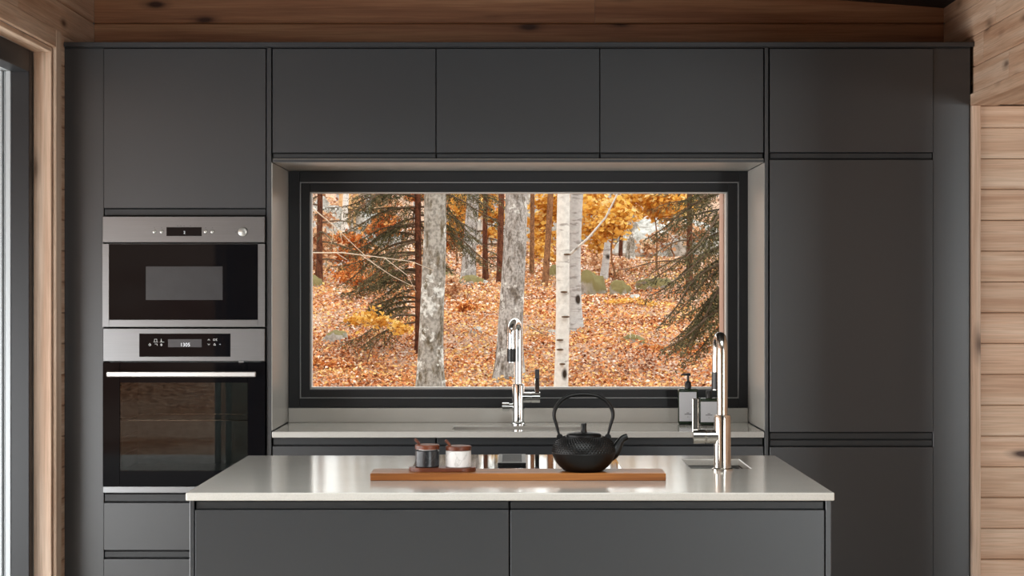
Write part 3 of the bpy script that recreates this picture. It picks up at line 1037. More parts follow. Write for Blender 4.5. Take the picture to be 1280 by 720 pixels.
# induction hob with downdraft grille
t = empty('induction_hob', (-0.005, -1.32, IZ), 'black glass induction hob set into the island worktop', 'hob')
obox('glass_top', M['hobglass'], t, -0.305, 0.295, -1.56, -1.045, IZ + 0.0004, IZ + 0.0050, 0.0015)
g = mk('extractor_grille', ring(NB(), -0.058, 0.022, -0.1, 0.1, (0.01,) * 4, -1.41, -1.10, 0), M['blackplastic'], t)
bpy.data.objects.remove(g)
bm = NB()
gy0, gy1, gx0_, gx1_ = -1.405, -1.115, -0.060, 0.022
gz0_, gz1_ = IZ + 0.0051, IZ + 0.013
box(bm, gx0_, gx0_ + 0.012, gy0, gy1, gz0_, gz1_, 0.001)
box(bm, gx1_ - 0.012, gx1_, gy0, gy1, gz0_, gz1_, 0.001)
box(bm, gx0_ + 0.012, gx1_ - 0.012, gy0, gy0 + 0.02, gz0_, gz1_, 0.001)
box(bm, gx0_ + 0.012, gx1_ - 0.012, gy1 - 0.02, gy1, gz0_, gz1_, 0.001)
gr = mk('extractor_grille', bm, M['blackplastic'], t)
for i in range(9):
    yy = gy0 + 0.03 + i * 0.0285
    obox('slat', M['blackplastic'], gr, gx0_ + 0.0122, gx1_ - 0.0122, yy, yy + 0.014, gz0_ + 0.001, gz1_ - 0.001, 0.0008)

# cutting board
BY0, BY1, BZ = -1.789, -1.652, 0.9205
bm = NB()
prism(bm, [(-0.398, BY0), (0.396, BY0), (0.396, BY1 - 0.012), (0.386, BY1), (-0.390, BY1), (-0.398, BY1 - 0.012)], 'z', IZ + 0.0004, BZ)
bmesh.ops.bevel(bm, geom=bm.edges[:], offset=0.0015, segments=1, affect='EDGES')
prop(mk('cutting_board', bm, M['oak'], origin=(0, BY0, IZ)), 'long oiled oak board lying on the island worktop', 'board')

# teapot
kx, ky, kz = 0.178, -1.722, BZ + 0.0004
R = 0.087
t = empty('teapot', (kx, ky, kz), 'black cast iron teapot with hobnail texture on oak board', 'teapot')
prof = [(0.0, 0.000), (0.048, 0.000), (0.055, 0.003), (0.068, 0.014), (0.078, 0.027), (0.0845, 0.041), (0.087, 0.0495), (0.0862, 0.0515)]
nb = 13
for i in range(nb):
    a = i / (nb - 1)
    r = 0.0862 - 0.036 * (1 - math.cos(a * PI / 2)) - 0.002 * a
    z = 0.053 + 0.040 * math.sin(a * PI / 2)
    prof.append((r, z))
n0 = 8
prof += [(0.046, 0.0942), (0.0, 0.0945)]


def hob(i, k):
    return 0


mk('body', lathe(NB(), prof, (kx, ky, kz), 104, hob), M['iron'], t, True)
bm = NB()
rows = 11
for q in range(rows):
    a = 0.03 + 0.86 * q / (rows - 1)
    r = 0.0862 - 0.036 * (1 - math.cos(a * PI / 2)) - 0.002 * a
    z = 0.053 + 0.040 * math.sin(a * PI / 2)
    nrm = Vector((math.cos(a * PI / 2 * 0.9), 0, math.sin(a * PI / 2 * 0.9)))
    m = 58
    for k in range(m):
        th = 2 * PI * (k + 0.5 * (q % 2)) / m
        rot = Matrix.Rotation(th, 4, 'Z')
        n_ = rot @ nrm
        c_ = Vector((kx, ky, kz)) + rot @ Vector((r, 0, z))
        u_ = (rot @ Vector((0, 1, 0))).normalized()
        v_ = n_.cross(u_)
        tip = bm.verts.new(c_ + n_ * 0.0021)
        base_ = [bm.verts.new(c_ + (u_ * math.cos(b_) + v_ * math.sin(b_)) * 0.0031 * r / 0.075) for b_ in (0, PI / 2, PI, 1.5 * PI)]
        for b_ in range(4):
            bm.faces.new((base_[b_], base_[(b_ + 1) % 4], tip))
prop(mk('hobnails', bm, M['iron'], t), kind='stuff')
ld = mk('lid', lathe(NB(), [(0.0, 0.0905), (0.047, 0.0905), (0.0475, 0.0985), (0.044, 0.1015), (0.030, 0.104), (0.012, 0.1055), (0.0, 0.1055)],
                     (kx, ky, kz), 48), M['iron'], t, True)
mk('knob', lathe(NB(), [(0.0, 0.104), (0.0095, 0.104), (0.008, 0.109), (0.0065, 0.114), (0.0072, 0.122), (0.0078, 0.1275), (0.006, 0.129), (0.0, 0.129)],
                 (kx, ky, kz), 24), M['iron'], ld, True)
pts, rad = [], []
sp = [(0.070, 0.044, 0.020), (0.082, 0.052, 0.0175), (0.091, 0.064, 0.0135), (0.098, 0.078, 0.0105), (0.107, 0.0885, 0.0092), (0.119, 0.0935, 0.0085)]
for (dx, dz, r) in sp:
    pts.append((kx + dx, ky, kz + dz)); rad.append(r)
mk('spout', tube(NB(), *smooth_curve(pts, rad), 20), M['iron'], t, True)
hx = [(-0.0655, 0.096), (-0.0685, 0.106), (-0.0735, 0.125), (-0.0795, 0.145), (-0.079, 0.162), (-0.071, 0.179), (-0.057, 0.194), (-0.036, 0.2045), (-0.012, 0.2085)]
hx = hx + [(-a, b) for a, b in hx[::-1]]
pts = [(kx - 0.001 + a, ky, kz + b) for a, b in hx]
rad = [0.0035, 0.004, 0.0050, 0.0058, 0.0062, 0.0063, 0.0062, 0.006, 0.006]
mk('handle', tube(NB(), *smooth_curve(pts, rad + rad[::-1], 3), 14, flat=(0.85, 1.25)), M['iron'], t, True)
for s in (-1, 1):
    bm = NB()
    tube(bm, [(kx + s * 0.0655, ky - 0.007, kz + 0.0925), (kx + s * 0.0655, ky + 0.007, kz + 0.0925)], 0.0085, 16)
    mk('handle_lug', bm, M['iron'], t, True)

# salt and pepper jars on a small tray
tx, ty = (553 - 648) / 459, -1.715
bm = NB()
seg = 40
base = []
for k in range(seg):
    a = 2 * PI * k / seg
    cx_, cy_ = math.cos(a), math.sin(a)
    px_ = tx + math.copysign(0.048, cx_) + 0.043 * cx_
    base.append((px_, ty + 0.043 * cy_))
prism(bm, base, 'z', BZ + 0.0004, BZ + 0.0104)
bmesh.ops.bevel(bm, geom=[e for e in bm.edges if abs(e.verts[0].co.z - e.verts[1].co.z) < 1e-6], offset=0.002, segments=1, affect='EDGES')
prop(mk('jar_tray', bm, M['acacia'], origin=(tx, ty, BZ)), 'oval red brown wooden tray under the two small jars', 'tray')
TZ = BZ + 0.0108


def jar(x, y, h, r, mat, lab, lift):
    t = empty('spice_jar', (x, y, TZ), lab, 'jar')
    mk('pot', lathe(NB(), [(0, 0), (r - 0.002, 0), (r, 0.002), (r, h - 0.002), (r - 0.002, h), (r - 0.006, h), (r - 0.007, 0.006), (0, 0.006)], (x, y, TZ), 40), mat, t, True)
    ld = lathe(NB(), [(0, h + lift), (r + 0.0006, h + lift), (r + 0.0008, h + lift + 0.010), (r - 0.001, h + lift + 0.012), (0, h + lift + 0.012)], (x, y, TZ), 40)
    mk('lid', ld, M['acacia'], t, True)
    if lift > 0.0006:
        mk('rim', lathe(NB(), [(0.002, h - 0.001), (r - 0.0085, h - 0.001), (r - 0.0085, h + lift + 0.001), (0.002, h + lift + 0.001)], (x, y, TZ), 32), M['whitemarble'], t, True)
    zt = TZ + h + lift + 0.012
    mk('spoon', tube(NB(), [(x - r * 0.50, y - 0.004, zt - 0.012), (x - r * 0.72, y - 0.004, zt + 0.004), (x - r * 0.95, y - 0.004, zt + 0.013), (x - r * 1.02, y - 0.004, zt + 0.016)],
                     [0.004, 0.0036, 0.004, 0.003], 10), M['acacia'], t, True)
    return t


jar((534 - 648) / 459, ty + 0.004, 0.0455, 0.0328, M['blackmarble'], 'black marble spice jar with wooden lid on the small tray', 0.003)
jar((573 - 648) / 459, ty - 0.002, 0.0455, 0.0345, M['whitemarble'], 'white marble spice jar with wooden lid on the small tray', 0.0004)


# soap bottles
def bottle(x, y, wd, dp, h, pump, lab):
    z = 0.8987
    t = empty('soap_bottle', (x, y, z), lab, 'bottle')
    bm = box(NB(), x - wd / 2, x + wd / 2, y - dp / 2, y + dp / 2, z, z + h, 0.008, 3)
    b_ = mk('bottle_body', bm, M['ceramic'], t, True)
    lw = wd * 0.455
    lb = obox('paper_label', M['paper'], b_, x - lw, x + lw * 0.86, y - dp / 2 - 0.0006, y - dp / 2 + 0.0004, z + 0.013, z + h - 0.013, 0)
    zt = z + 0.13 * 0.27
    for (ww, zz, hh) in ((0.010, zt + 0.009, 0.0022), (0.026, zt + 0.0035, 0.0026), (0.004, zt - 0.006, 0.0016)):
        obox('printed_line', M['ink'], lb, x - lw * 0.07 - ww / 2, x - lw * 0.07 + ww / 2, y - dp / 2 - 0.0009, y - dp / 2 - 0.0005, zz, zz + hh, 0)
    c = (x, y, z + h)
    if pump:
        p = mk('pump_collar', lathe(NB(), [(0, 0), (0.0125, 0), (0.0125, 0.020), (0.009, 0.026), (0.0045, 0.030), (0.0042, 0.052), (0, 0.052)], c, 24), M['blackplastic'], t, True)
        zz = z + h + 0.053
        mk('pump_nozzle', tube(NB(), [(x + 0.010, y, zz), (x, y, zz + 0.001), (x - 0.014, y - 0.004, zz), (x - 0.028, y - 0.008, zz - 0.001)],
                               [0.005, 0.006, 0.0035, 0.0025], 12), M['blackplastic'], p, True)
    else:
        mk('cap', lathe(NB(), [(0, 0), (0.012, 0), (0.012, 0.026), (0.010, 0.029), (0, 0.029)], c, 24), M['blackplastic'], t, True)


sb = 2300 / 7.09
bottle((860 - 648) / sb, 0.365, 0.078, 0.045, 0.138, True, 'tall dark green soap bottle with black pump and grey label at window')
bottle((884.5 - 648) / sb, 0.315, 0.074, 0.045, 0.104, False, 'shorter soap bottle with black cap behind the island tap')

#FOREST
# ================================================================== THE FOREST OUTSIDE
def W(px, py, d):
    return Vector(((px - 648) * d / F, d - D, EYE - (py - 366) * d / F))


def ground_np(x, y):
    d = y + D
    z = 0.084 * (d - 7.5) + 0.014 * np.maximum(0, d - 31) - 0.045 * np.maximum(0, d - 60)
    z = z + 0.012 * x * np.clip((d - 12) / 20, 0, 1.2)
    amp = np.clip((d - 9) / 8, 0, 1)
    z = z + amp * (0.05 * np.sin(x * 1.1 + 0.6 * y) + 0.035 * np.sin(x * 2.3 - 1.3 * y + 1.0) + 0.02 * np.sin(4.1 * x + 2.9 * y))
    far = np.clip((d - 26) / 12, 0, 1)
    z = z + far * (0.22 * np.sin(x * 0.55 + 0.33 * y) + 0.12 * np.sin(1.3 * x - 0.7 * y))
    z = z + 0.30 * np.maximum(0, -7.5 - x - 0.12 * np.maximum(0, y))
    house = np.clip((y - 0.75) / 1.5, 0, 1)
    return z * house + (1 - house) * (-0.18 + 0.36 * np.maximum(0, -7.5 - x) + 0.30 * np.maximum(0, -16 - y))  # unseen rises left and behind, shaped to darken reflections in the glass


def G(x, y):
    return float(ground_np(np.array([x]), np.array([y]))[0])


def grid_mesh(name, xs, ys, mat):
    X, Y = np.meshgrid(xs, ys)
    Z = ground_np(X, Y)
    co = np.stack([X, Y, Z], -1).reshape(-1, 3).astype(np.float32)
    nx, ny = len(xs), len(ys)
    i = np.arange((nx - 1) * (ny - 1))
    r, c = i // (nx - 1), i % (nx - 1)
    a = r * nx + c
    fs = np.stack([a, a + 1, a + nx + 1, a + nx], -1)
    me = bpy.data.meshes.new(name)
    me.from_pydata(co.tolist(), [], fs.tolist())
    me.polygons.foreach_set('use_smooth', [True] * len(me.polygons))
    return link_mesh(name, me, mat)


def ground_mat():
    m, nt, b = new_mat('leaf covered forest soil')
    tc = N(nt, 'ShaderNodeTexCoord')
    n1 = N(nt, 'ShaderNodeTexNoise', {'Vector': tc.outputs['Object'], 'Scale': 14.0, 'Detail': 8.0, 'Roughness': 0.75})
    n2 = N(nt, 'ShaderNodeTexNoise', {'Vector': tc.outputs['Object'], 'Scale': 0.45, 'Detail': 4.0})
    a = ramp(nt, n1.outputs[0], [(0.30, rgb(58, 36, 24)), (0.44, rgb(126, 78, 50)), (0.55, rgb(178, 126, 92)), (0.68, rgb(222, 188, 160))])
    c = ramp(nt, n1.outputs[0], [(0.30, rgb(92, 68, 52)), (0.44, rgb(170, 134, 110)), (0.55, rgb(200, 168, 146)), (0.68, rgb(230, 212, 198))])
    f = ramp(nt, n2.outputs[0], [(0.36, (0, 0, 0, 1)), (0.52, (1, 1, 1, 1))])
    nt.links.new(mixc(nt, f, a, c), b.inputs['Base Color'])
    b.inputs['Roughness'].default_value = 0.9
    b.inputs['Specular IOR Level'].default_value = 0.1
    bump(nt, b, n1.outputs[0], 0.6, 0.05)
    return m


def litter_mat(name, stops, transl=0.0):
    m, nt, b = new_mat(name)
    at = N(nt, 'ShaderNodeAttribute', attribute_name='tint')
    c = ramp(nt, at.outputs['Fac'], [(p, rgb(*q)) for p, q in stops])
    nt.links.new(c, b.inputs['Base Color'])
    b.inputs['Roughness'].default_value = 0.75
    b.inputs['Specular IOR Level'].default_value = 0.25
    if transl > 0:
        out = nt.nodes['Material Output']
        t = N(nt, 'ShaderNodeBsdfTranslucent', {'Color': c})
        mx = N(nt, 'ShaderNodeMixShader', {0: transl})
        nt.links.new(b.outputs[0], mx.inputs[1])
        nt.links.new(t.outputs[0], mx.inputs[2])
        nt.links.new(mx.outputs[0], out.inputs[0])
    return m


def leaf_mesh(name, c, a, n, ln, wd, tint, mat, parent=None, fold=0.25):
    """folded leaves: c centres, a long axes, n normals (all n x 3)"""
    a = a / np.linalg.norm(a, axis=1, keepdims=True)
    s = np.cross(n, a)
    s /= np.linalg.norm(s, axis=1, keepdims=True) + 1e-9
    n = np.cross(a, s)
    ln = ln[:, None]; wd = wd[:, None]
    v = np.stack([c - a * ln / 2, c + s * wd / 2 + n * wd * fold, c + a * ln / 2, c - s * wd / 2 + n * wd * fold], 1)
    k = len(c)
    me = bpy.data.meshes.new(name)
    me.vertices.add(4 * k)
    me.vertices.foreach_set('co', v.reshape(-1).astype(np.float32))
    base = (np.arange(k) * 4)[:, None]
    tri = np.concatenate([base + np.array([[0, 1, 2]]), base + np.array([[0, 2, 3]])], 1).reshape(-1)
    me.loops.add(len(tri))
    me.loops.foreach_set('vertex_index', tri.astype(np.int32))
    me.polygons.add(2 * k)
    me.polygons.foreach_set('loop_start', (np.arange(2 * k) * 3).astype(np.int32))
    me.update(calc_edges=True)
    at = me.attributes.new('tint', 'FLOAT', 'POINT')
    at.data.foreach_set('value', np.repeat(tint, 4).astype(np.float32))
    me.validate()
    return link_mesh(name, me, mat, parent)


gxs = np.concatenate([np.linspace(-90, -12, 50), np.linspace(-11.8, 11.8, 160), np.linspace(12, 60, 40)])
gys = np.concatenate([np.linspace(-100, 0.6, 60), np.linspace(0.75, 40, 260), np.linspace(40.5, 95, 80)])
prop(grid_mesh('ground', gxs, gys, ground_mat()), kind='structure')

# leaf litter -------------------------------------------------------------
NL = 300000
d_ = 12.5 + 27 * rng.random(NL) ** 1.15
x_ = (rng.random(NL) * 2 - 1) * (0.27 * d_ + 0.8)
side = np.arange(NL) >= NL - 40000          # thinner cover further out on both sides
x_ = np.where(side, x_ * 2.6, x_)
y_ = d_ - D
z_ = ground_np(x_, y_) + 0.008 + 0.05 * rng.random(NL)
cc = np.stack([x_, y_, z_], 1)
ang = rng.random(NL) * 2 * PI
tilt = rng.normal(0, 0.75, (NL, 2))
nn = np.stack([tilt[:, 0], tilt[:, 1] - 0.15, np.ones(NL)], 1)
nn /= np.linalg.norm(nn, axis=1, keepdims=True)
ax = np.stack([np.cos(ang), np.sin(ang), np.zeros(NL)], 1)
ax = ax - nn * (ax * nn).sum(1, keepdims=True)
ln = (0.024 + 0.022 * rng.random(NL)) * (1 + np.clip((d_ - 18) / 25, 0, 0.7))
patch = 0.5 + 0.28 * np.sin(1.7 * x_ + 0.9 * y_) * np.sin(0.8 * y_ - 0.6 * x_ + 1) + 0.18 * np.sin(3.7 * x_ - 2.1 * y_ + 2)
tint = np.clip(0.5 + (patch - 0.5) * 0.55 + rng.normal(0, 0.27, NL), 0, 1)
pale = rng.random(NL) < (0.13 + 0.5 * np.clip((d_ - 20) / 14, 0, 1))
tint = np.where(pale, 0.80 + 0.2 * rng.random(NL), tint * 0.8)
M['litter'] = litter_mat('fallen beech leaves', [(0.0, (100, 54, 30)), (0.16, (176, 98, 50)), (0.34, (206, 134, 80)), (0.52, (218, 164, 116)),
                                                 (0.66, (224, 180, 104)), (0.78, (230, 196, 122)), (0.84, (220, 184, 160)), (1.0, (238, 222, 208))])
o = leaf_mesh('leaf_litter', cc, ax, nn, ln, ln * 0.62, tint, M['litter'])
prop(o, 'orange brown fallen beech leaves covering the forest floor', 'leaves', kind='stuff')


# bark ---------------------------------------------------------------------
def bark(name, base, dark, lichen, lich_t, scale=1.0, stretch=3.0):
    m, nt, b = new_mat(name)
    tc = N(nt, 'ShaderNodeTexCoord')
    mp = N(nt, 'ShaderNodeMapping', {'Vector': tc.outputs['Object'], 'Scale': (10 * scale, 10 * scale, 10 * scale / stretch)})
    n1 = N(nt, 'ShaderNodeTexNoise', {'Vector': mp.outputs[0], 'Scale': 1.6, 'Detail': 7.0, 'Roughness': 0.7})
    n2 = N(nt, 'ShaderNodeTexNoise', {'Vector': tc.outputs['Object'], 'Scale': 6.5 * scale, 'Detail': 6.0, 'Roughness': 0.65})
    n3 = N(nt, 'ShaderNodeTexNoise', {'Vector': tc.outputs['Object'], 'Scale': 38 * scale, 'Detail': 3.0})
    c = ramp(nt, n1.outputs[0], [(0.40, rgb(*dark)), (0.54, rgb(*base))])
    f = ramp(nt, n2.outputs[0], [(lich_t, (0, 0, 0, 1)), (lich_t + 0.03, (1, 1, 1, 1))])
    c = mixc(nt, f, c, rgb(*lichen))
    c = mixc(nt, 0.55, c, ramp(nt, n3.outputs[0], [(0.38, (0.25, 0.24, 0.22, 1)), (0.58, (1, 1, 1, 1))]), 'MULTIPLY')
    nt.links.new(c, b.inputs['Base Color'])
    b.inputs['Roughness'].default_value = 0.9
    b.inputs['Specular IOR Level'].default_value = 0.15
    bump(nt, b, n1.outputs[0], 0.5, 0.02)
    return m


def birch_bark(name, base, mark, thr):
    m, nt, b = new_mat(name)
    tc = N(nt, 'ShaderNodeTexCoord')
    mp = N(nt, 'ShaderNodeMapping', {'Vector': tc.outputs['Object'], 'Scale': (7, 7, 30)})
    n1 = N(nt, 'ShaderNodeTexNoise', {'Vector': mp.outputs[0], 'Scale': 1.0, 'Detail': 5.0, 'Roughness': 0.6})
    n2 = N(nt, 'ShaderNodeTexVoronoi', {'Vector': N(nt, 'ShaderNodeMapping', {'Vector': tc.outputs['Object'], 'Scale': (5, 5, 3.2)}).outputs[0], 'Scale': 1.0})
    n3 = N(nt, 'ShaderNodeTexNoise', {'Vector': tc.outputs['Object'], 'Scale': 30.0, 'Detail': 3.0})
    c = ramp(nt, n1.outputs[0], [(thr - 0.08, rgb(*mark)), (thr, rgb(*base))])
    f = ramp(nt, n2.outputs['Distance'], [(0.12, (1, 1, 1, 1)), (0.2, (0, 0, 0, 1))])
    c = mixc(nt, f, c, rgb(52, 42, 34))
    c = mixc(nt, 0.35, c, ramp(nt, n3.outputs[0], [(0.35, (0.5, 0.5, 0.5, 1)), (0.6, (1, 1, 1, 1))]), 'MULTIPLY')
    nt.links.new(c, b.inputs['Base Color'])
    b.inputs['Roughness'].default_value = 0.8
    b.inputs['Specular IOR Level'].default_value = 0.2
    bump(nt, b, n1.outputs[0], 0.4, 0.01)
    return m


M['beech'] = bark('lichen grey bark', (178, 176, 170), (114, 104, 86), (226, 230, 228), 0.54)
M['beech2'] = bark('pale grey bark', (190, 188, 186), (124, 116, 108), (226, 228, 226), 0.58, 1.3)
M['birch'] = birch_bark('white birch bark', (232, 232, 228), (176, 172, 168), 0.40)
M['birch2'] = birch_bark('grey birch bark', (188, 188, 188), (150, 146, 144), 0.46)
M['redbark'] = bark('red brown bark', (118, 74, 54), (70, 42, 32), (150, 110, 84), 0.70, 1.5)
M['brownbark'] = bark('brown bark', (158, 116, 84), (112, 78, 56), (176, 150, 124), 0.68, 1.5)
M['twig'] = plain('pale bare twig', rgb(206, 190, 170), 0.8, noise=0.15, bscale=60)
M['darktwig'] = plain('dark twig', rgb(96, 76, 58), 0.8, noise=0.2, bscale=60)


def trunk_mesh(x0, y0, zb, lean, rr, height, seed, flare=0.5, nseg=18, rings=46):
    rs = random.Random(seed)
    ph = [rs.random() * 6 for _ in range(6)]
    pts, rad = [], []
    for i in range(rings):
        t = (i / (rings - 1)) ** 1.6
        z = -0.15 + t * height
        wob = 0.10 * rr * math.sin(z * 1.4 + ph[0]) + 0.08 * rr * math.sin(z * 3.1 + ph[1])
        pts.append((x0 + lean[0] * z + wob, y0 + lean[1] * z + 0.3 * rr * math.sin(z * 1.2 + ph[2]), zb + z))
        r = rr * (1 - 0.55 * t) * (1 + flare * math.exp(-max(0, z) / (1.8 * rr + 0.04)))
        rad.append(r)

    def jit(i, k):
        a = 2 * PI * k / nseg
        z = (i / (rings - 1)) ** 1.6 * height
        fl = flare * 0.35 * math.exp(-max(0, z) / (2.5 * rr))
        return 1 + 0.04 * math.sin(3 * a + z * 2 + ph[3]) + 0.03 * math.sin(5 * a - z * 4 + ph[4]) + fl * math.sin(4 * a + ph[5])
    return tube(NB(), pts, rad, nseg, jitter=jit), pts, rad


def twig_pts(p, d, length, n, rs, droop=0.0, wig=0.12):
    pts = [Vector(p)]
    d = Vector(d).normalized()
    for i in range(n):
        d = (d + Vector((rs.uniform(-wig, wig), rs.uniform(-wig, wig), rs.uniform(-wig, wig) - droop))).normalized()
        pts.append(pts[-1] + d * (length / n))
    return pts


def add_branches(t, pts, rad, mat, rs, n, z0, z1, lmin, lmax, up=0.45):
    zb = pts[0][2]
    for i in range(n):
        zz = zb + rs.uniform(z0, z1)
        j = min(range(len(pts)), key=lambda q: abs(pts[q][2] - zz))
        a = rs.uniform(0, 2 * PI)
        L = rs.uniform(lmin, lmax)
        p = Vector(pts[j]) + Vector((math.cos(a), math.sin(a), 0)) * rad[j] * 0.6
        bp = twig_pts(p, (math.cos(a), math.sin(a), up), L, 7, rs, 0.02)
        r0 = min(rad[j] * 0.35, 0.012 + L * 0.012)
        bm = tube(NB(), bp, [r0 * (1 - 0.12 * q) for q in range(8)], 6)
        for q in (3, 5):
            sp = twig_pts(bp[q], (math.cos(a + rs.choice((-.8, .8))), math.sin(a + rs.choice((-.8, .8))), 0.2), L * 0.4, 4, rs)
            tube(bm, sp, [r0 * 0.5, r0 * 0.42, r0 * 0.34, r0 * 0.25, r0 * 0.15], 5)
        mk('branch', bm, mat, t, True)


def tree(name, px_top, px_bot, py_bot, d, w_px, mat, label, cat='tree', seed=1, flare=0.5, height=8.0, nbr=6, group=None, brz=(2.6, 7.0)):
    """trunk through (px_top, row 240) and (px_bot, py_bot) at distance d"""
    a, b = W(px_top, 240, d), W(px_bot, py_bot, d)
    lean = (a.x - b.x) / (a.z - b.z)
    y0 = b.y
    x0 = b.x
    zb = G(x0, y0)
    x0 = b.x + lean * (zb - b.z)
    zb = G(x0, y0)
    t = empty(name, (x0, y0, zb), label, cat, group)
    rr = w_px * d / F / 2
    bm, pts, rad = trunk_mesh(x0, y0, zb, (lean, 0.0), rr, height, seed, flare)
    mk('trunk', bm, mat, t, True)
    rs = random.Random(seed + 100)
    add_branches(t, pts, rad, mat, rs, nbr, brz[0], brz[1], 0.6, 1.8)
    return t, pts, rad


tree('beech_tree', 544.5, 536.5, 487, 14.0, 31, M['beech'], 'lichen spotted grey beech trunk, left of the window tap', seed=3)
tree('beech_tree', 646.0, 639.0, 470, 15.6, 31, M['beech2'], 'straight pale grey beech trunk directly behind the window tap', seed=5, flare=0.45)
t_birch, bpts, brad = tree('birch_tree', 706.0, 699.5, 487, 13.4, 18, M['birch'], 'white birch trunk with dark marks, in front of the grey birch', seed=8, flare=0.2)
tree('birch_tree', 722.0, 716.0, 420, 19.0, 18, M['birch2'], 'grey birch trunk standing just behind the white birch', seed=9, flare=0.55)
tree('pine_tree', 591.5, 586.0, 345, 26.5, 17, M['beech2'], 'grey trunk far behind, between the two beech trunks', seed=11, flare=0.5)
tree('pine_tree', 627.0, 625.0, 345, 26.0, 8, M['redbark'], 'thin brown pine trunk close left of the pale grey beech', seed=12, flare=0.3)
tree('pine_tree', 665.5, 664.5, 348, 27.0, 6, M['brownbark'], 'slender brown trunk close right of the pale grey beech', seed=13, flare=0.3)
tree('pine_tree', 688.0, 682.0, 350, 25.6, 8, M['brownbark'], 'leaning reddish brown pine trunk left of the white birch', seed=14, flare=0.3)
tree('birch_tree', 766.0, 754.0, 356, 26.2, 9, M['birch2'], 'thin leaning two-toned trunk beside the mossy boulder', seed=15, flare=0.4)
tree('pine_tree', 790.0, 787.0, 338, 28.5, 10, M['beech'], 'short-looking grey trunk behind the pale leaf slope', seed=16, flare=0.5)
tree('pine_tree', 779.0, 775.0, 340, 29.0, 5, M['redbark'], 'very thin dark trunk beside the grey slope trunk', seed=17, flare=0.3)
tree('birch_tree', 432.0, 428.0, 320, 30.0, 8, M['birch'], 'pale birch trunk half hidden by spruce twigs, far left', seed=18, flare=0.3)
tree('birch_tree', 600.0, 612.0, 330, 31.0, 7, M['birch'], 'bright pale birch trunk seen through spruce twigs, between beech trunks', seed=19, flare=0.3)
tree('birch_tree', 460.0, 463.0, 320, 33.0, 8, M['birch2'], 'pale trunk behind the left spruce, near the small wooden platform', seed=20, flare=0.3)

# branch of the white birch that reaches up to the right
rs = random.Random(4)
p0, p1, p2, p3 = W(712, 318, 13.4), W(735, 298, 13.3), W(757, 272, 13.2), W(778, 230, 13.1)
mk('branch', tube(NB(), [p0, p1, p2, p3], [0.010, 0.008, 0.007, 0.005], 8), M['birch'], t_birch, True)
# dark knots of the birch
for (px, py, wx) in ((707, 396, 7), (705, 365, 6), (700, 425, 6), (700, 437, 6), (703, 455, 5), (709, 318, 6)):
    c = W(px, py, 13.4 - 0.052)
    bm = NB()
    bmesh.ops.create_icosphere(bm, subdivisions=2, radius=1, matrix=Matrix.Translation(c) @ Matrix.Diagonal((wx / 172 * 0.8, 0.012, 0.008, 1)))
    mk('bark_knot', bm, M['darktwig'], t_birch, True)


# spruce -------------------------------------------------------------------
M['needles'] = litter_mat('olive spruce needles', [(0.0, (56, 56, 40)), (0.5, (98, 96, 68)), (0.85, (138, 128, 92)), (1.0, (164, 146, 106))], 0.25)


def spruce(x0, y0, rr, height, branches, label, seed, bmat, density=1.0):
    rs = random.Random(seed)
    zb = G(x0, y0)
    t = empty('spruce_tree', (x0, y0, zb), label, 'tree')
    bm, pts, rad = trunk_mesh(x0, y0, zb, (0, 0), rr, height, seed, 0.3)
    mk('trunk', bm, bmat, t, True)
    C, A, NN, L, WD, T = [], [], [], [], [], []
    for (z, az, blen, droop) in branches:
        az += rs.uniform(-0.1, 0.1)
        dirv = Vector((math.cos(az), math.sin(az), rs.uniform(-0.1, 0.4)))
        n = 12
        bp = [Vector((x0, y0, z))]
        dv = dirv.normalized()
        for i in range(n):
            dv = (dv + Vector((rs.uniform(-.14, .14), rs.uniform(-.14, .14), -droop * (1.0 if i < 8 else -0.7) / n * 2 + rs.uniform(-.05, .05)))).normalized()
            bp.append(bp[-1] + dv * blen / n)
        r0 = 0.006 + 0.008 * blen
        mk('branch', tube(NB(), bp, [r0 * (1 - 0.065 * q) for q in range(n + 1)], 5), M['darktwig'], t, True)
        for i in range(2, n + 1):
            for rep in range(max(1, int(round(2 * density)))):
                for sgn in (-1, 1):
                    f = i / n
                    p = bp[i - 1].lerp(bp[i], rs.random())
                    tl = blen * 0.36 * (1.1 - f) * rs.uniform(0.6, 1.2) + 0.05
                    out = (bp[i] - bp[i - 1]).normalized()
                    side = out.cross(Vector((0, 0, 1))).normalized() * sgn
                    td = (out * rs.uniform(0.3, 1.0) + side * rs.uniform(0.5, 1.0) + Vector((0, 0, -0.15 - 0.7 * rs.random()))).normalized()
                    k = max(3, int(tl / 0.011))
                    tone = rs.uniform(0.1, 0.7)
                    for q in range(k):
                        s = q / k
                        pos = p + td * (tl * s) + Vector((0, 0, -0.12 * tl * s * s))
                        rnd = Vector((rs.gauss(0, 1), rs.gauss(0, 1), rs.gauss(0, 1)))
                        nd = (td * 0.6 + rnd * 0.7).normalized()
                        C.append(pos + nd * 0.012); A.append(nd); NN.append((rs.gauss(0, 1), rs.gauss(0, 1), rs.gauss(0, 1)))
                        L.append(rs.uniform(0.022, 0.042)); WD.append(rs.uniform(0.005, 0.010))
                        T.append(min(1, max(0, tone + rs.gauss(0, 0.16))))
    o = leaf_mesh('needles', np.array([tuple(c) for c in C]), np.array([tuple(a) for a in A]), np.array(NN), np.array(L), np.array(WD), np.array(T), M['needles'], t, 0.0)
    prop(o, kind='stuff')
    return t


rs = random.Random(21)
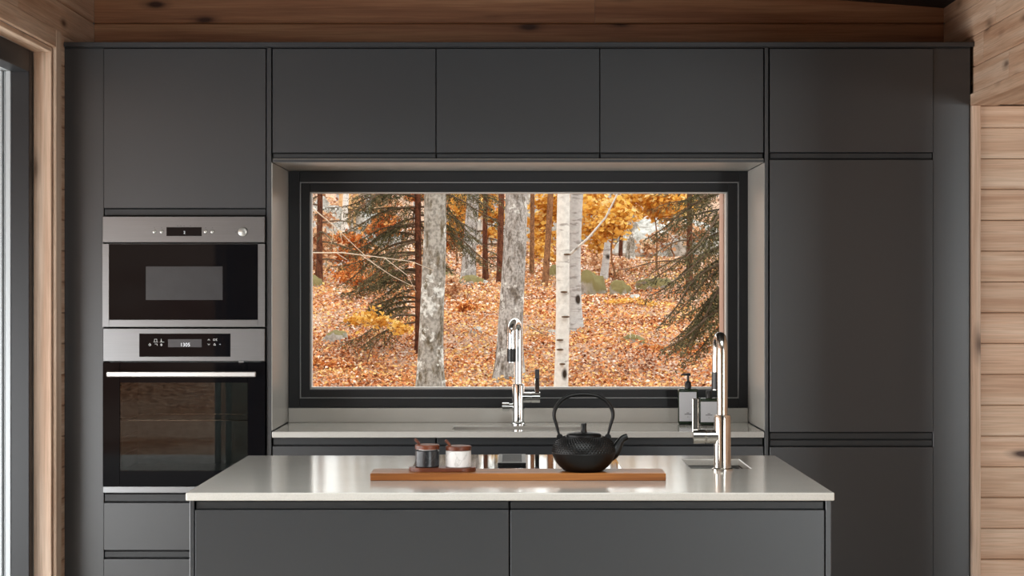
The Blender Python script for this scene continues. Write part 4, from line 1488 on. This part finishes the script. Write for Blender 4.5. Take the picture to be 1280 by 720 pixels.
# left spruce, its brown trunk shows beside the lichen beech
b = W(522.5, 400, 17.6)
br = []
for k in range(30):
    z = 1.15 + k * 0.055 + rs.uniform(-0.03, 0.03)
    br.append((z, PI + rs.uniform(-0.75, 0.75), rs.uniform(0.5, 0.95) if k < 24 else 0.9, rs.uniform(0.35, 0.8)))
for k in range(9):
    br.append((2.0 + k * 0.075, rs.uniform(-0.5, 0.6), rs.uniform(0.65, 0.95), rs.uniform(0.5, 0.9)))
for k in range(14):
    br.append((1.6 + k * 0.16, rs.uniform(0.9, 2.2), rs.uniform(0.5, 0.9), 0.6))
for k in range(20):
    br.append((2.9 + k * 0.14, rs.uniform(0, 2 * PI), rs.uniform(0.6, 1.0) * (1 - k / 30), 0.6))
spruce(b.x, b.y, 9 * 17.6 / F / 2, 6.5, br, 'young spruce with red brown trunk, left of the lichen beech', 31, M['redbark'], 0.75)
# right spruce: trunk hidden by the wall, branches hang into the view
b = W(945, 400, 13.0)
br = []
for k in range(22):
    br.append((1.25 + k * 0.06, PI + rs.uniform(-0.6, 0.6), rs.uniform(0.5, 0.95), rs.uniform(0.5, 0.95)))
for (z, L, dr) in ((1.62, 0.95, 0.9), (1.48, 0.85, 0.85), (1.72, 0.72, 0.8), (1.35, 0.6, 0.8)):
    br.append((z, PI + rs.uniform(-0.25, 0.25), L, dr))
for k in range(16):
    br.append((2.6 + k * 0.15, rs.uniform(0, 2 * PI), rs.uniform(0.6, 0.95) * (1 - k / 26), 0.6))
spruce(b.x, b.y, 0.07, 5.5, br, 'dark spruce whose drooping branches hang in at the right of window', 32, M['brownbark'], 0.75)
# small spruces between and far behind
for (px, py, d, h, n, lab, sd) in ((400, 300, 25, 3.6, 26, 'greyish green spruce at the far left edge of window', 33),
                                   (607, 340, 27, 2.6, 22, 'small dark spruce between the two beech trunks', 34),
                                   (862, 335, 24, 3.0, 26, 'spruce on the slope at the right, behind drooping branches', 35)):
    b = W(px, py, d)
    zb = G(b.x, b.y)
    br = [(zb + 0.35 + k * (h - 0.4) / n, rs.uniform(0, 2 * PI), (0.95 if n > 22 else 0.75) * (1 - 0.8 * k / n) * rs.uniform(0.8, 1.1), 0.5) for k in range(n)]
    spruce(b.x, b.y, 0.045, h, br, lab, sd, M['redbark'], 0.6)

# yellow and orange saplings -------------------------------------------------
M['yellow'] = litter_mat('yellow maple leaves', [(0.0, (190, 132, 54)), (0.4, (232, 182, 84)), (0.75, (244, 208, 114)), (1.0, (248, 228, 170))], 0.45)
M['orange'] = litter_mat('orange beech leaves', [(0.0, (138, 70, 32)), (0.4, (204, 120, 58)), (0.75, (226, 154, 84)), (1.0, (238, 192, 122))], 0.3)
M['rust'] = litter_mat('rust coloured leaves', [(0.0, (140, 84, 54)), (0.4, (206, 160, 120)), (0.75, (230, 190, 150)), (1.0, (242, 216, 184))], 0.3)


def sapling(name, px, d, clusters, mat, label, n, size, seed, cat='tree', stem=0.018, barkm=None):
    """clusters: (px, py, radius in metres)"""
    rs_ = random.Random(seed)
    g = np.random.default_rng(seed)
    x0 = (px - 648) * d / F
    y0 = d - D
    zb = G(x0, y0)
    t = empty(name, (x0, y0, zb), label, cat)
    cs = [(W(a, b, d + rs_.uniform(-0.3, 0.3)), r) for a, b, r in clusters]
    ztop = max(max(c.z for c, r in cs), zb + 0.3)
    sp = [Vector((x0, y0, zb - 0.05))]
    tgt = Vector((sum(c.x for c, r in cs) / len(cs), y0, ztop))
    for i in range(1, 7):
        sp.append(Vector((x0, y0, zb)).lerp(tgt, i / 6) + Vector((rs_.uniform(-.04, .04), rs_.uniform(-.04, .04), 0)))
    mk('stem', tube(NB(), sp, [stem * (1 - 0.12 * i) for i in range(7)], 7), barkm or M['brownbark'], t, True)
    C = []
    for c, r in cs:
        j = min(sp, key=lambda q: (q - c).length + 0.4 * max(0, q.z - c.z + 0.1))
        bp = [j.lerp(c, q / 4) + Vector((0, 0, 0.04 * math.sin(q / 4 * PI))) for q in range(5)]
        if (j - c).length > 0.05:
            mk('branch', tube(NB(), bp, [stem * 0.4, stem * 0.34, stem * 0.28, stem * 0.2, stem * 0.12], 5), barkm or M['brownbark'], t, True)
        m = max(10, int(n * r * r / sum(q * q for _, q in cs)))
        v = g.normal(0, 1, (m, 3)) * np.array([1.0, 0.8, 0.6]) * r * 0.55
        C.append(np.array(tuple(c)) + v)
    C = np.concatenate(C)
    C[:, 2] = np.maximum(C[:, 2], ground_np(C[:, 0], C[:, 1]) + 0.03)
    m = len(C)
    A = g.normal(0, 1, (m, 3)); A[:, 2] = A[:, 2] * 0.5 - 0.3
    NN = g.normal(0, 0.6, (m, 3)) + np.array([0, -0.4, 0.8])
    L = size * (0.7 + 0.6 * g.random(m))
    o = leaf_mesh('foliage', C, A, NN, L, L * 0.75, g.random(m), mat, t, 0.15)
    prop(o, kind='stuff')
    return t


sapling('maple_sapling', 822, 27, [(800, 250, .22), (818, 245, .26), (838, 252, .26), (852, 248, .2), (830, 268, .18), (812, 262, .16), (780, 252, .2)], M['yellow'],
        'bright yellow maple foliage at the top right of window', 1500, 0.085, 41)
sapling('maple_sapling', 768, 25, [(762, 290, .16), (772, 282, .16), (778, 268, .16), (755, 278, .14), (770, 255, .14)], M['yellow'],
        'yellow maple foliage right of the birch branch', 900, 0.085, 42)
sapling('maple_sapling', 745, 30, [(742, 262, .26), (752, 282, .22), (735, 285, .24), (748, 305, .2), (745, 245, .24)], M['yellow'],
        'soft yellow foliage behind the grey birch', 1200, 0.09, 43)
sapling('maple_sapling', 678, 30, [(676, 255, .2), (690, 268, .22), (672, 280, .2), (694, 248, .2), (680, 296, .2), (678, 315, .16)], M['yellow'],
        'yellow orange foliage between pale beech and white birch', 1300, 0.09, 44)
sapling('maple_sapling', 617, 31, [(608, 262, .16), (622, 272, .18), (612, 246, .18), (616, 292, .14)], M['yellow'],
        'yellow foliage left of the pale grey beech', 700, 0.09, 45)
sapling('maple_sapling', 572, 29, [(570, 246, .18), (580, 252, .2), (574, 270, .16), (568, 285, .14)], M['yellow'],
        'golden foliage right of the lichen beech top', 700, 0.085, 46)
sapling('beech_sapling', 572, 31, [(570, 298, .26), (566, 315, .22), (574, 280, .22), (568, 328, .2)], M['orange'],
        'orange beech foliage right of the lichen beech', 900, 0.08, 47)
sapling('beech_sapling', 440, 28, [(440, 300, .2), (428, 320, .22), (450, 312, .18), (442, 335, .2), (420, 300, .16)], M['orange'],
        'orange foliage among the left spruce twigs', 900, 0.08, 48)
sapling('beech_sapling', 395, 26, [(392, 295, .2), (400, 312, .22), (390, 330, .22), (404, 275, .18)], M['rust'],
        'rust coloured foliage at the left edge of window', 800, 0.075, 49)
sapling('maple_sapling', 484, 27, [(478, 275, .16), (488, 285, .16), (470, 288, .14), (518, 246, .12)], M['orange'],
        'amber foliage behind the left spruce', 600, 0.08, 50)
sapling('maple_sapling', 455, 16.9, [(448, 400, .09), (462, 397, .10), (478, 402, .09), (498, 409, .08), (508, 412, .06)], M['yellow'],
        'low yellow sapling lying across the leaf slope at left', 520, 0.045, 51, 'bush', 0.006)
sapling('beech_sapling', 586, 20.8, [(586, 392, .11), (582, 384, .08), (592, 388, .08)], M['orange'],
        'small bright orange bush on the slope between beech trunks', 420, 0.05, 52, 'bush', 0.006)
sapling('beech_sapling', 796, 22.5, [(770, 392, .14), (790, 385, .16), (812, 392, .14), (830, 400, .12)], M['yellow'],
        'low golden seedlings in front of the mossy boulders', 420, 0.055, 53, 'bush', 0.006)
sapling('maple_sapling', 840, 30, [(828, 300, .2), (846, 285, .2), (812, 310, .2), (870, 292, .22)], M['rust'],
        'pale rust foliage behind the right spruce', 600, 0.085, 54)
sapling('maple_sapling', 735, 34, [(712, 262, .4), (768, 310, .35), (655, 300, .35), (740, 320, .3)], M['rust'],
        'pale rust thicket far behind the birches', 900, 0.1, 55)
sapling('maple_sapling', 500, 36, [(480, 258, .4), (520, 290, .4), (450, 260, .4), (410, 262, .4), (420, 300, .35)], M['rust'],
        'pale rust thicket far behind the left spruce', 1200, 0.1, 56)
sapling('maple_sapling', 640, 37, [(605, 300, .35), (575, 262, .4), (640, 262, .4), (625, 318, .3)], M['orange'],
        'orange thicket far behind the pale grey beech', 900, 0.1, 57)
sapling('maple_sapling', 800, 38, [(790, 275, .35), (825, 282, .4), (760, 262, .4), (850, 262, .4)], M['yellow'],
        'yellow thicket far behind the slope at right', 1000, 0.1, 58)

sapling('beech_sapling', 452, 22.5, [(430, 345, .13), (450, 352, .14), (470, 345, .12), (440, 335, .1)], M['orange'],
        'orange leafed saplings below the left spruce branches', 700, 0.05, 60, 'bush', 0.006)
sapling('beech_sapling', 545, 23, [(565, 350, .1), (572, 360, .09), (560, 365, .09)], M['rust'],
        'rust brown seedlings right beside the lichen beech at mid height', 350, 0.045, 61, 'bush', 0.005)
sapling('beech_sapling', 760, 26.5, [(752, 335, .12), (768, 342, .12), (778, 330, .12), (742, 325, .14)], M['rust'],
        'rust brown twiggy bush around the leaning two-toned trunk', 600, 0.05, 62, 'bush', 0.006)
sapling('beech_sapling', 700, 29, [(690, 322, .14), (668, 330, .12), (676, 310, .14)], M['yellow'],
        'pale yellow bush left of the white birch at slope top', 500, 0.06, 63, 'bush', 0.006)
sapling('beech_sapling', 842, 17.2, [(820, 452, .10), (840, 445, .12), (860, 455, .10), (880, 448, .1)], M['orange'],
        'low orange seedlings near the soap bottles, bottom right', 420, 0.045, 64, 'bush', 0.005)
sapling('beech_sapling', 398, 16.6, [(392, 455, .08), (405, 462, .09), (420, 470, .08)], M['orange'],
        'low dark orange seedlings at the lower left window corner', 320, 0.045, 65, 'bush', 0.005)

# rocks -----------------------------------------------------------------------
def rock_mat(name, moss):
    m, nt, b = new_mat(name)
    tc = N(nt, 'ShaderNodeTexCoord')
    ge = N(nt, 'ShaderNodeNewGeometry')
    sx_ = N(nt, 'ShaderNodeSeparateXYZ', {0: ge.outputs['Normal']})
    n1 = N(nt, 'ShaderNodeTexNoise', {'Vector': tc.outputs['Object'], 'Scale': 9.0, 'Detail': 7.0, 'Roughness': 0.7})
    c = ramp(nt, n1.outputs[0], [(0.32, rgb(120, 116, 108)), (0.5, rgb(176, 174, 168)), (0.66, rgb(218, 216, 212))])
    if moss:
        f = N(nt, 'ShaderNodeMath', {0: n1.outputs[0], 1: sx_.outputs[2]}, operation='ADD')
        c = mixc(nt, ramp(nt, f.outputs[0], [(0.35 if moss > 1 else 0.75, (0, 0, 0, 1)), (0.62 if moss > 1 else 1.05, (1, 1, 1, 1))]), c, rgb(124, 114, 72))
    nt.links.new(c, b.inputs['Base Color'])
    b.inputs['Roughness'].default_value = 0.9
    bump(nt, b, n1.outputs[0], 0.6, 0.03)
    return m


M['rock'] = rock_mat('pale granite', 0)
M['rockmoss'] = rock_mat('mossy granite', 1)
M['moss'] = rock_mat('thick moss over granite', 2)


def rock(px, py, d, wx, hz, mat, label, seed, name='boulder', dy=None):
    """centre pixel, distance, half width and half height in metres; sinks into the ground"""
    rs_ = random.Random(seed)
    x0 = (px - 648) * d / F
    y0 = d - D
    z0 = G(x0, y0) + hz * 0.35
    bm = NB()
    bmesh.ops.create_icosphere(bm, subdivisions=3, radius=1)
    ph = [rs_.random() * 6 for _ in range(6)]
    for v in bm.verts:
        c = v.co
        k = 1 + 0.16 * math.sin(2.3 * c.x + ph[0]) * math.cos(2.1 * c.z + ph[1]) + 0.12 * math.sin(4 * c.y + 3 * c.x + ph[2]) + 0.10 * math.sin(6 * c.z + 5 * c.x + ph[3]) * math.sin(5 * c.y - 4 * c.x + ph[5]) + 0.05 * math.sin(13 * c.x + 11 * c.y + ph[4]) + rs_.uniform(-0.05, 0.05)
        c2 = c * k
        v.co = Vector((x0 + c2.x * wx, y0 + c2.y * (dy or wx * 0.8), z0 + c2.z * hz))
    return prop(mk(name, bm, mat, None, True, origin=(x0, y0, z0)), label, 'rock')


rock(419, 422, 18.4, .12, .095, M['rockmoss'], 'rounded grey boulder on the orange leaves at left', 1)
rock(595, 422, 18.8, .06, .05, M['rock'], 'small pale stone between the two beech trunks', 2, 'stone')
rock(417, 336, 26.5, .10, .08, M['rock'], 'grey stone in front of the left edge foliage', 3, 'stone')
rock(391, 350, 24.5, .14, .13, M['moss'], 'mossy mound at the left edge of window', 4)
rock(741, 350, 24.4, .17, .27, M['moss'], 'tall mossy boulder right of the grey birch', 5)
rock(775, 360, 23.8, .13, .17, M['moss'], 'low mossy boulder beside the leaning two-toned trunk', 6)
rock(818, 364, 24.2, .24, .11, M['moss'], 'long flat mossy boulder on the pale leaf slope', 7)
rock(793, 374, 23.0, .09, .06, M['rock'], 'pale stone at the foot of the mossy boulders', 8, 'stone')
rock(692, 350, 26.2, .11, .14, M['moss'], 'dark mossy boulder behind the white birch', 9)
rock(560, 348, 26.0, .16, .15, M['rockmoss'], 'grey rock right of the lichen beech at mid distance', 10)
rock(588, 352, 25.5, .16, .12, M['moss'], 'mossy rock at the foot of the far grey trunk', 11)
rock(607, 350, 25.5, .07, .06, M['rock'], 'bright stone in front of the small dark spruce', 12, 'stone')
rock(792, 440, 17.6, .10, .065, M['moss'], 'mossy stump-like stone low at right', 13, 'stone')
rock(689, 424, 18.9, .06, .05, M['rock'], 'pale stone left of the white birch foot', 14, 'stone')
for i, (px, d, wx, hz, lab) in enumerate(((673, 33, .55, .9, 'large pale rock face left of the white birch, far back'), (742, 34, .6, .8, 'large pale rock face right of the grey birch, far back'),
                                          (838, 33.5, .9, .5, 'wide pale rock slab high on the slope at right'), (615, 32, .4, .4, 'pale rock behind the small dark spruce'),
                                          (405, 31, .5, .8, 'pale rock face behind the left edge foliage'), (872, 32, .5, .45, 'pale rock behind the right spruce'),
                                          (800, 32, .5, .35, 'pale rock on the slope behind the grey slope trunk'), (468, 33, .45, .5, 'pale rock behind the left spruce'))):
    rock(px, 0, d, wx, hz, M['rock'], lab, 20 + i)

# bare twigs and fallen branches ----------------------------------------------
def twig(name, pts, r, mat, label, cat='branch', sides=()):
    P = [W(*p) for p in pts]
    bm = tube(NB(), P, [r * (1 - 0.7 * i / (len(P) - 1)) for i in range(len(P))], 6)
    for s in sides:
        Q = [W(*p) for p in s]
        tube(bm, Q, [r * 0.5 * (1 - 0.6 * i / (len(Q) - 1)) for i in range(len(Q))], 5)
    return prop(mk(name, bm, mat, None, True, origin=P[0]), label, cat)


# a leafless shrub whose pale twigs cross the view on the left
t = empty('bare_shrub', (W(360, 400, 12.5).x, W(360, 400, 12.5).y, G(W(360, 400, 12.5).x, 12.5 - D)), 'leafless shrub with long pale twigs crossing the view at left', 'shrub')
bx_, by_ = W(360, 400, 12.5).x, 12.5 - D
zb_ = G(bx_, by_)
mk('stem', tube(NB(), [(bx_, by_, zb_ - 0.05), (bx_ - 0.02, by_, 1.0), (bx_ - 0.03, by_, 1.6), (bx_ - 0.01, by_, 2.15), W(362, 235, 12.5)], [0.012, 0.010, 0.008, 0.006, 0.004], 8), M['twig'], t, True)
for chain, sub in (([(360, 240, 12.5), (388, 258, 12.5), (418, 283, 12.6), (446, 310, 12.7), (468, 330, 12.8)], [[(394, 263, 12.5), (388, 285, 12.5)], [(415, 281, 12.6), (416, 296, 12.6), (414, 305, 12.6)], [(425, 289, 12.6), (427, 300, 12.6)]]),
                   ([(358, 322, 12.5), (390, 316, 12.5), (428, 316, 12.6), (470, 321, 12.8), (515, 327, 12.9), (542, 338, 13.0)], [[(420, 316, 12.6), (434, 325, 12.6)], [(480, 322, 12.8), (510, 345, 12.8), (520, 365, 12.9)], [(450, 318, 12.7), (490, 345, 12.8), (516, 358, 12.9)]])):
    P = [W(*p) for p in chain]
    bm = tube(NB(), P, [0.0055 * (1 - 0.7 * i / (len(P) - 1)) for i in range(len(P))], 6)
    for s in sub:
        Q = [W(*p) for p in s]
        tube(bm, Q, [0.003 * (1 - 0.5 * i / (len(Q) - 1)) for i in range(len(Q))], 5)
    mk('branch', bm, M['twig'], t, True)


def on_ground(px, d, lift=0.02):
    x0 = (px - 648) * d / F
    return Vector((x0, d - D, G(x0, d - D) + lift))


for (ps, r, lab) in (([(388, 17.6), (420, 17.2), (450, 16.9), (480, 16.4), (520, 15.7)], 0.009, 'thin pale fallen branch lying on the leaves at left'),
                     ([(618, 16.2), (630, 15.4), (640, 14.9)], 0.006, 'small pale fallen twig leaning by the pale beech foot'),
                     ([(655, 19.6), (690, 18.4), (703, 17.8)], 0.006, 'dark thin fallen twig left of the white birch')):
    P = [on_ground(a, b) for a, b in ps]
    bm = tube(NB(), P, [r * (1 - 0.6 * i / (len(P) - 1)) for i in range(len(P))], 6)
    prop(mk('fallen_branch', bm, M['twig'] if 'pale' in lab else M['darktwig'], None, True, origin=P[0]), lab, 'branch')

# small wooden lookout platform up the slope, far left
d = 33.0
c = W(436, 262, d)
t = empty('wooden_platform', (c.x, c.y, G(c.x, c.y)), 'small pale wooden platform on posts in the trees, far left', 'platform')
M['plank'] = plain('pale plank wood', rgb(214, 176, 126), 0.7, noise=0.12, bscale=10)
s_ = d / F
obox('deck', M['plank'], t, c.x - 11 * s_, c.x + 11 * s_, c.y - 0.3, c.y + 0.3, c.z, c.z + 2.4 * s_, 0.005)
for dx in (-9, 0, 9):
    for yy in (-0.26, 0.26):
        zb_ = G(c.x + dx * s_, c.y + yy) - 0.05
        obox('post', M['plank'], t, c.x + dx * s_ - 0.02, c.x + dx * s_ + 0.02, c.y + yy - 0.02, c.y + yy + 0.02, zb_, c.z + 22 * s_, 0.003)
for k in (9, 18):
    obox('rail', M['plank'], t, c.x - 11 * s_, c.x + 11 * s_, c.y - 0.30, c.y - 0.27, c.z + k * s_, c.z + (k + 2) * s_, 0.003)

# distant trunks on the hillside, counted from the left
rs = random.Random(77)
ORD = ('first second third fourth fifth sixth seventh eighth ninth tenth eleventh twelfth thirteenth fourteenth fifteenth sixteenth '
       'seventeenth eighteenth nineteenth twentieth twenty-first twenty-second twenty-third twenty-fourth twenty-fifth twenty-sixth').split()
KINDS = (('beech2', 'grey'), ('brownbark', 'brown'), ('birch2', 'pale grey'))
for k, word in enumerate(ORD):
    px = 392 + (905 - 392) * (k + 0.5) / len(ORD) + rs.uniform(-6, 6)
    kind, col = KINDS[rs.randrange(3)]
    tree('distant_tree', px + rs.uniform(-4, 4), px, 330, rs.uniform(36, 56), rs.uniform(3.5, 7.5), M[kind],
         'thin %s trunk on the far hillside, %s distant trunk from the left' % (col, word), seed=200 + k, flare=0.3, height=10, nbr=5,
         group='distant trunks on the hillside', brz=(1.5, 8))
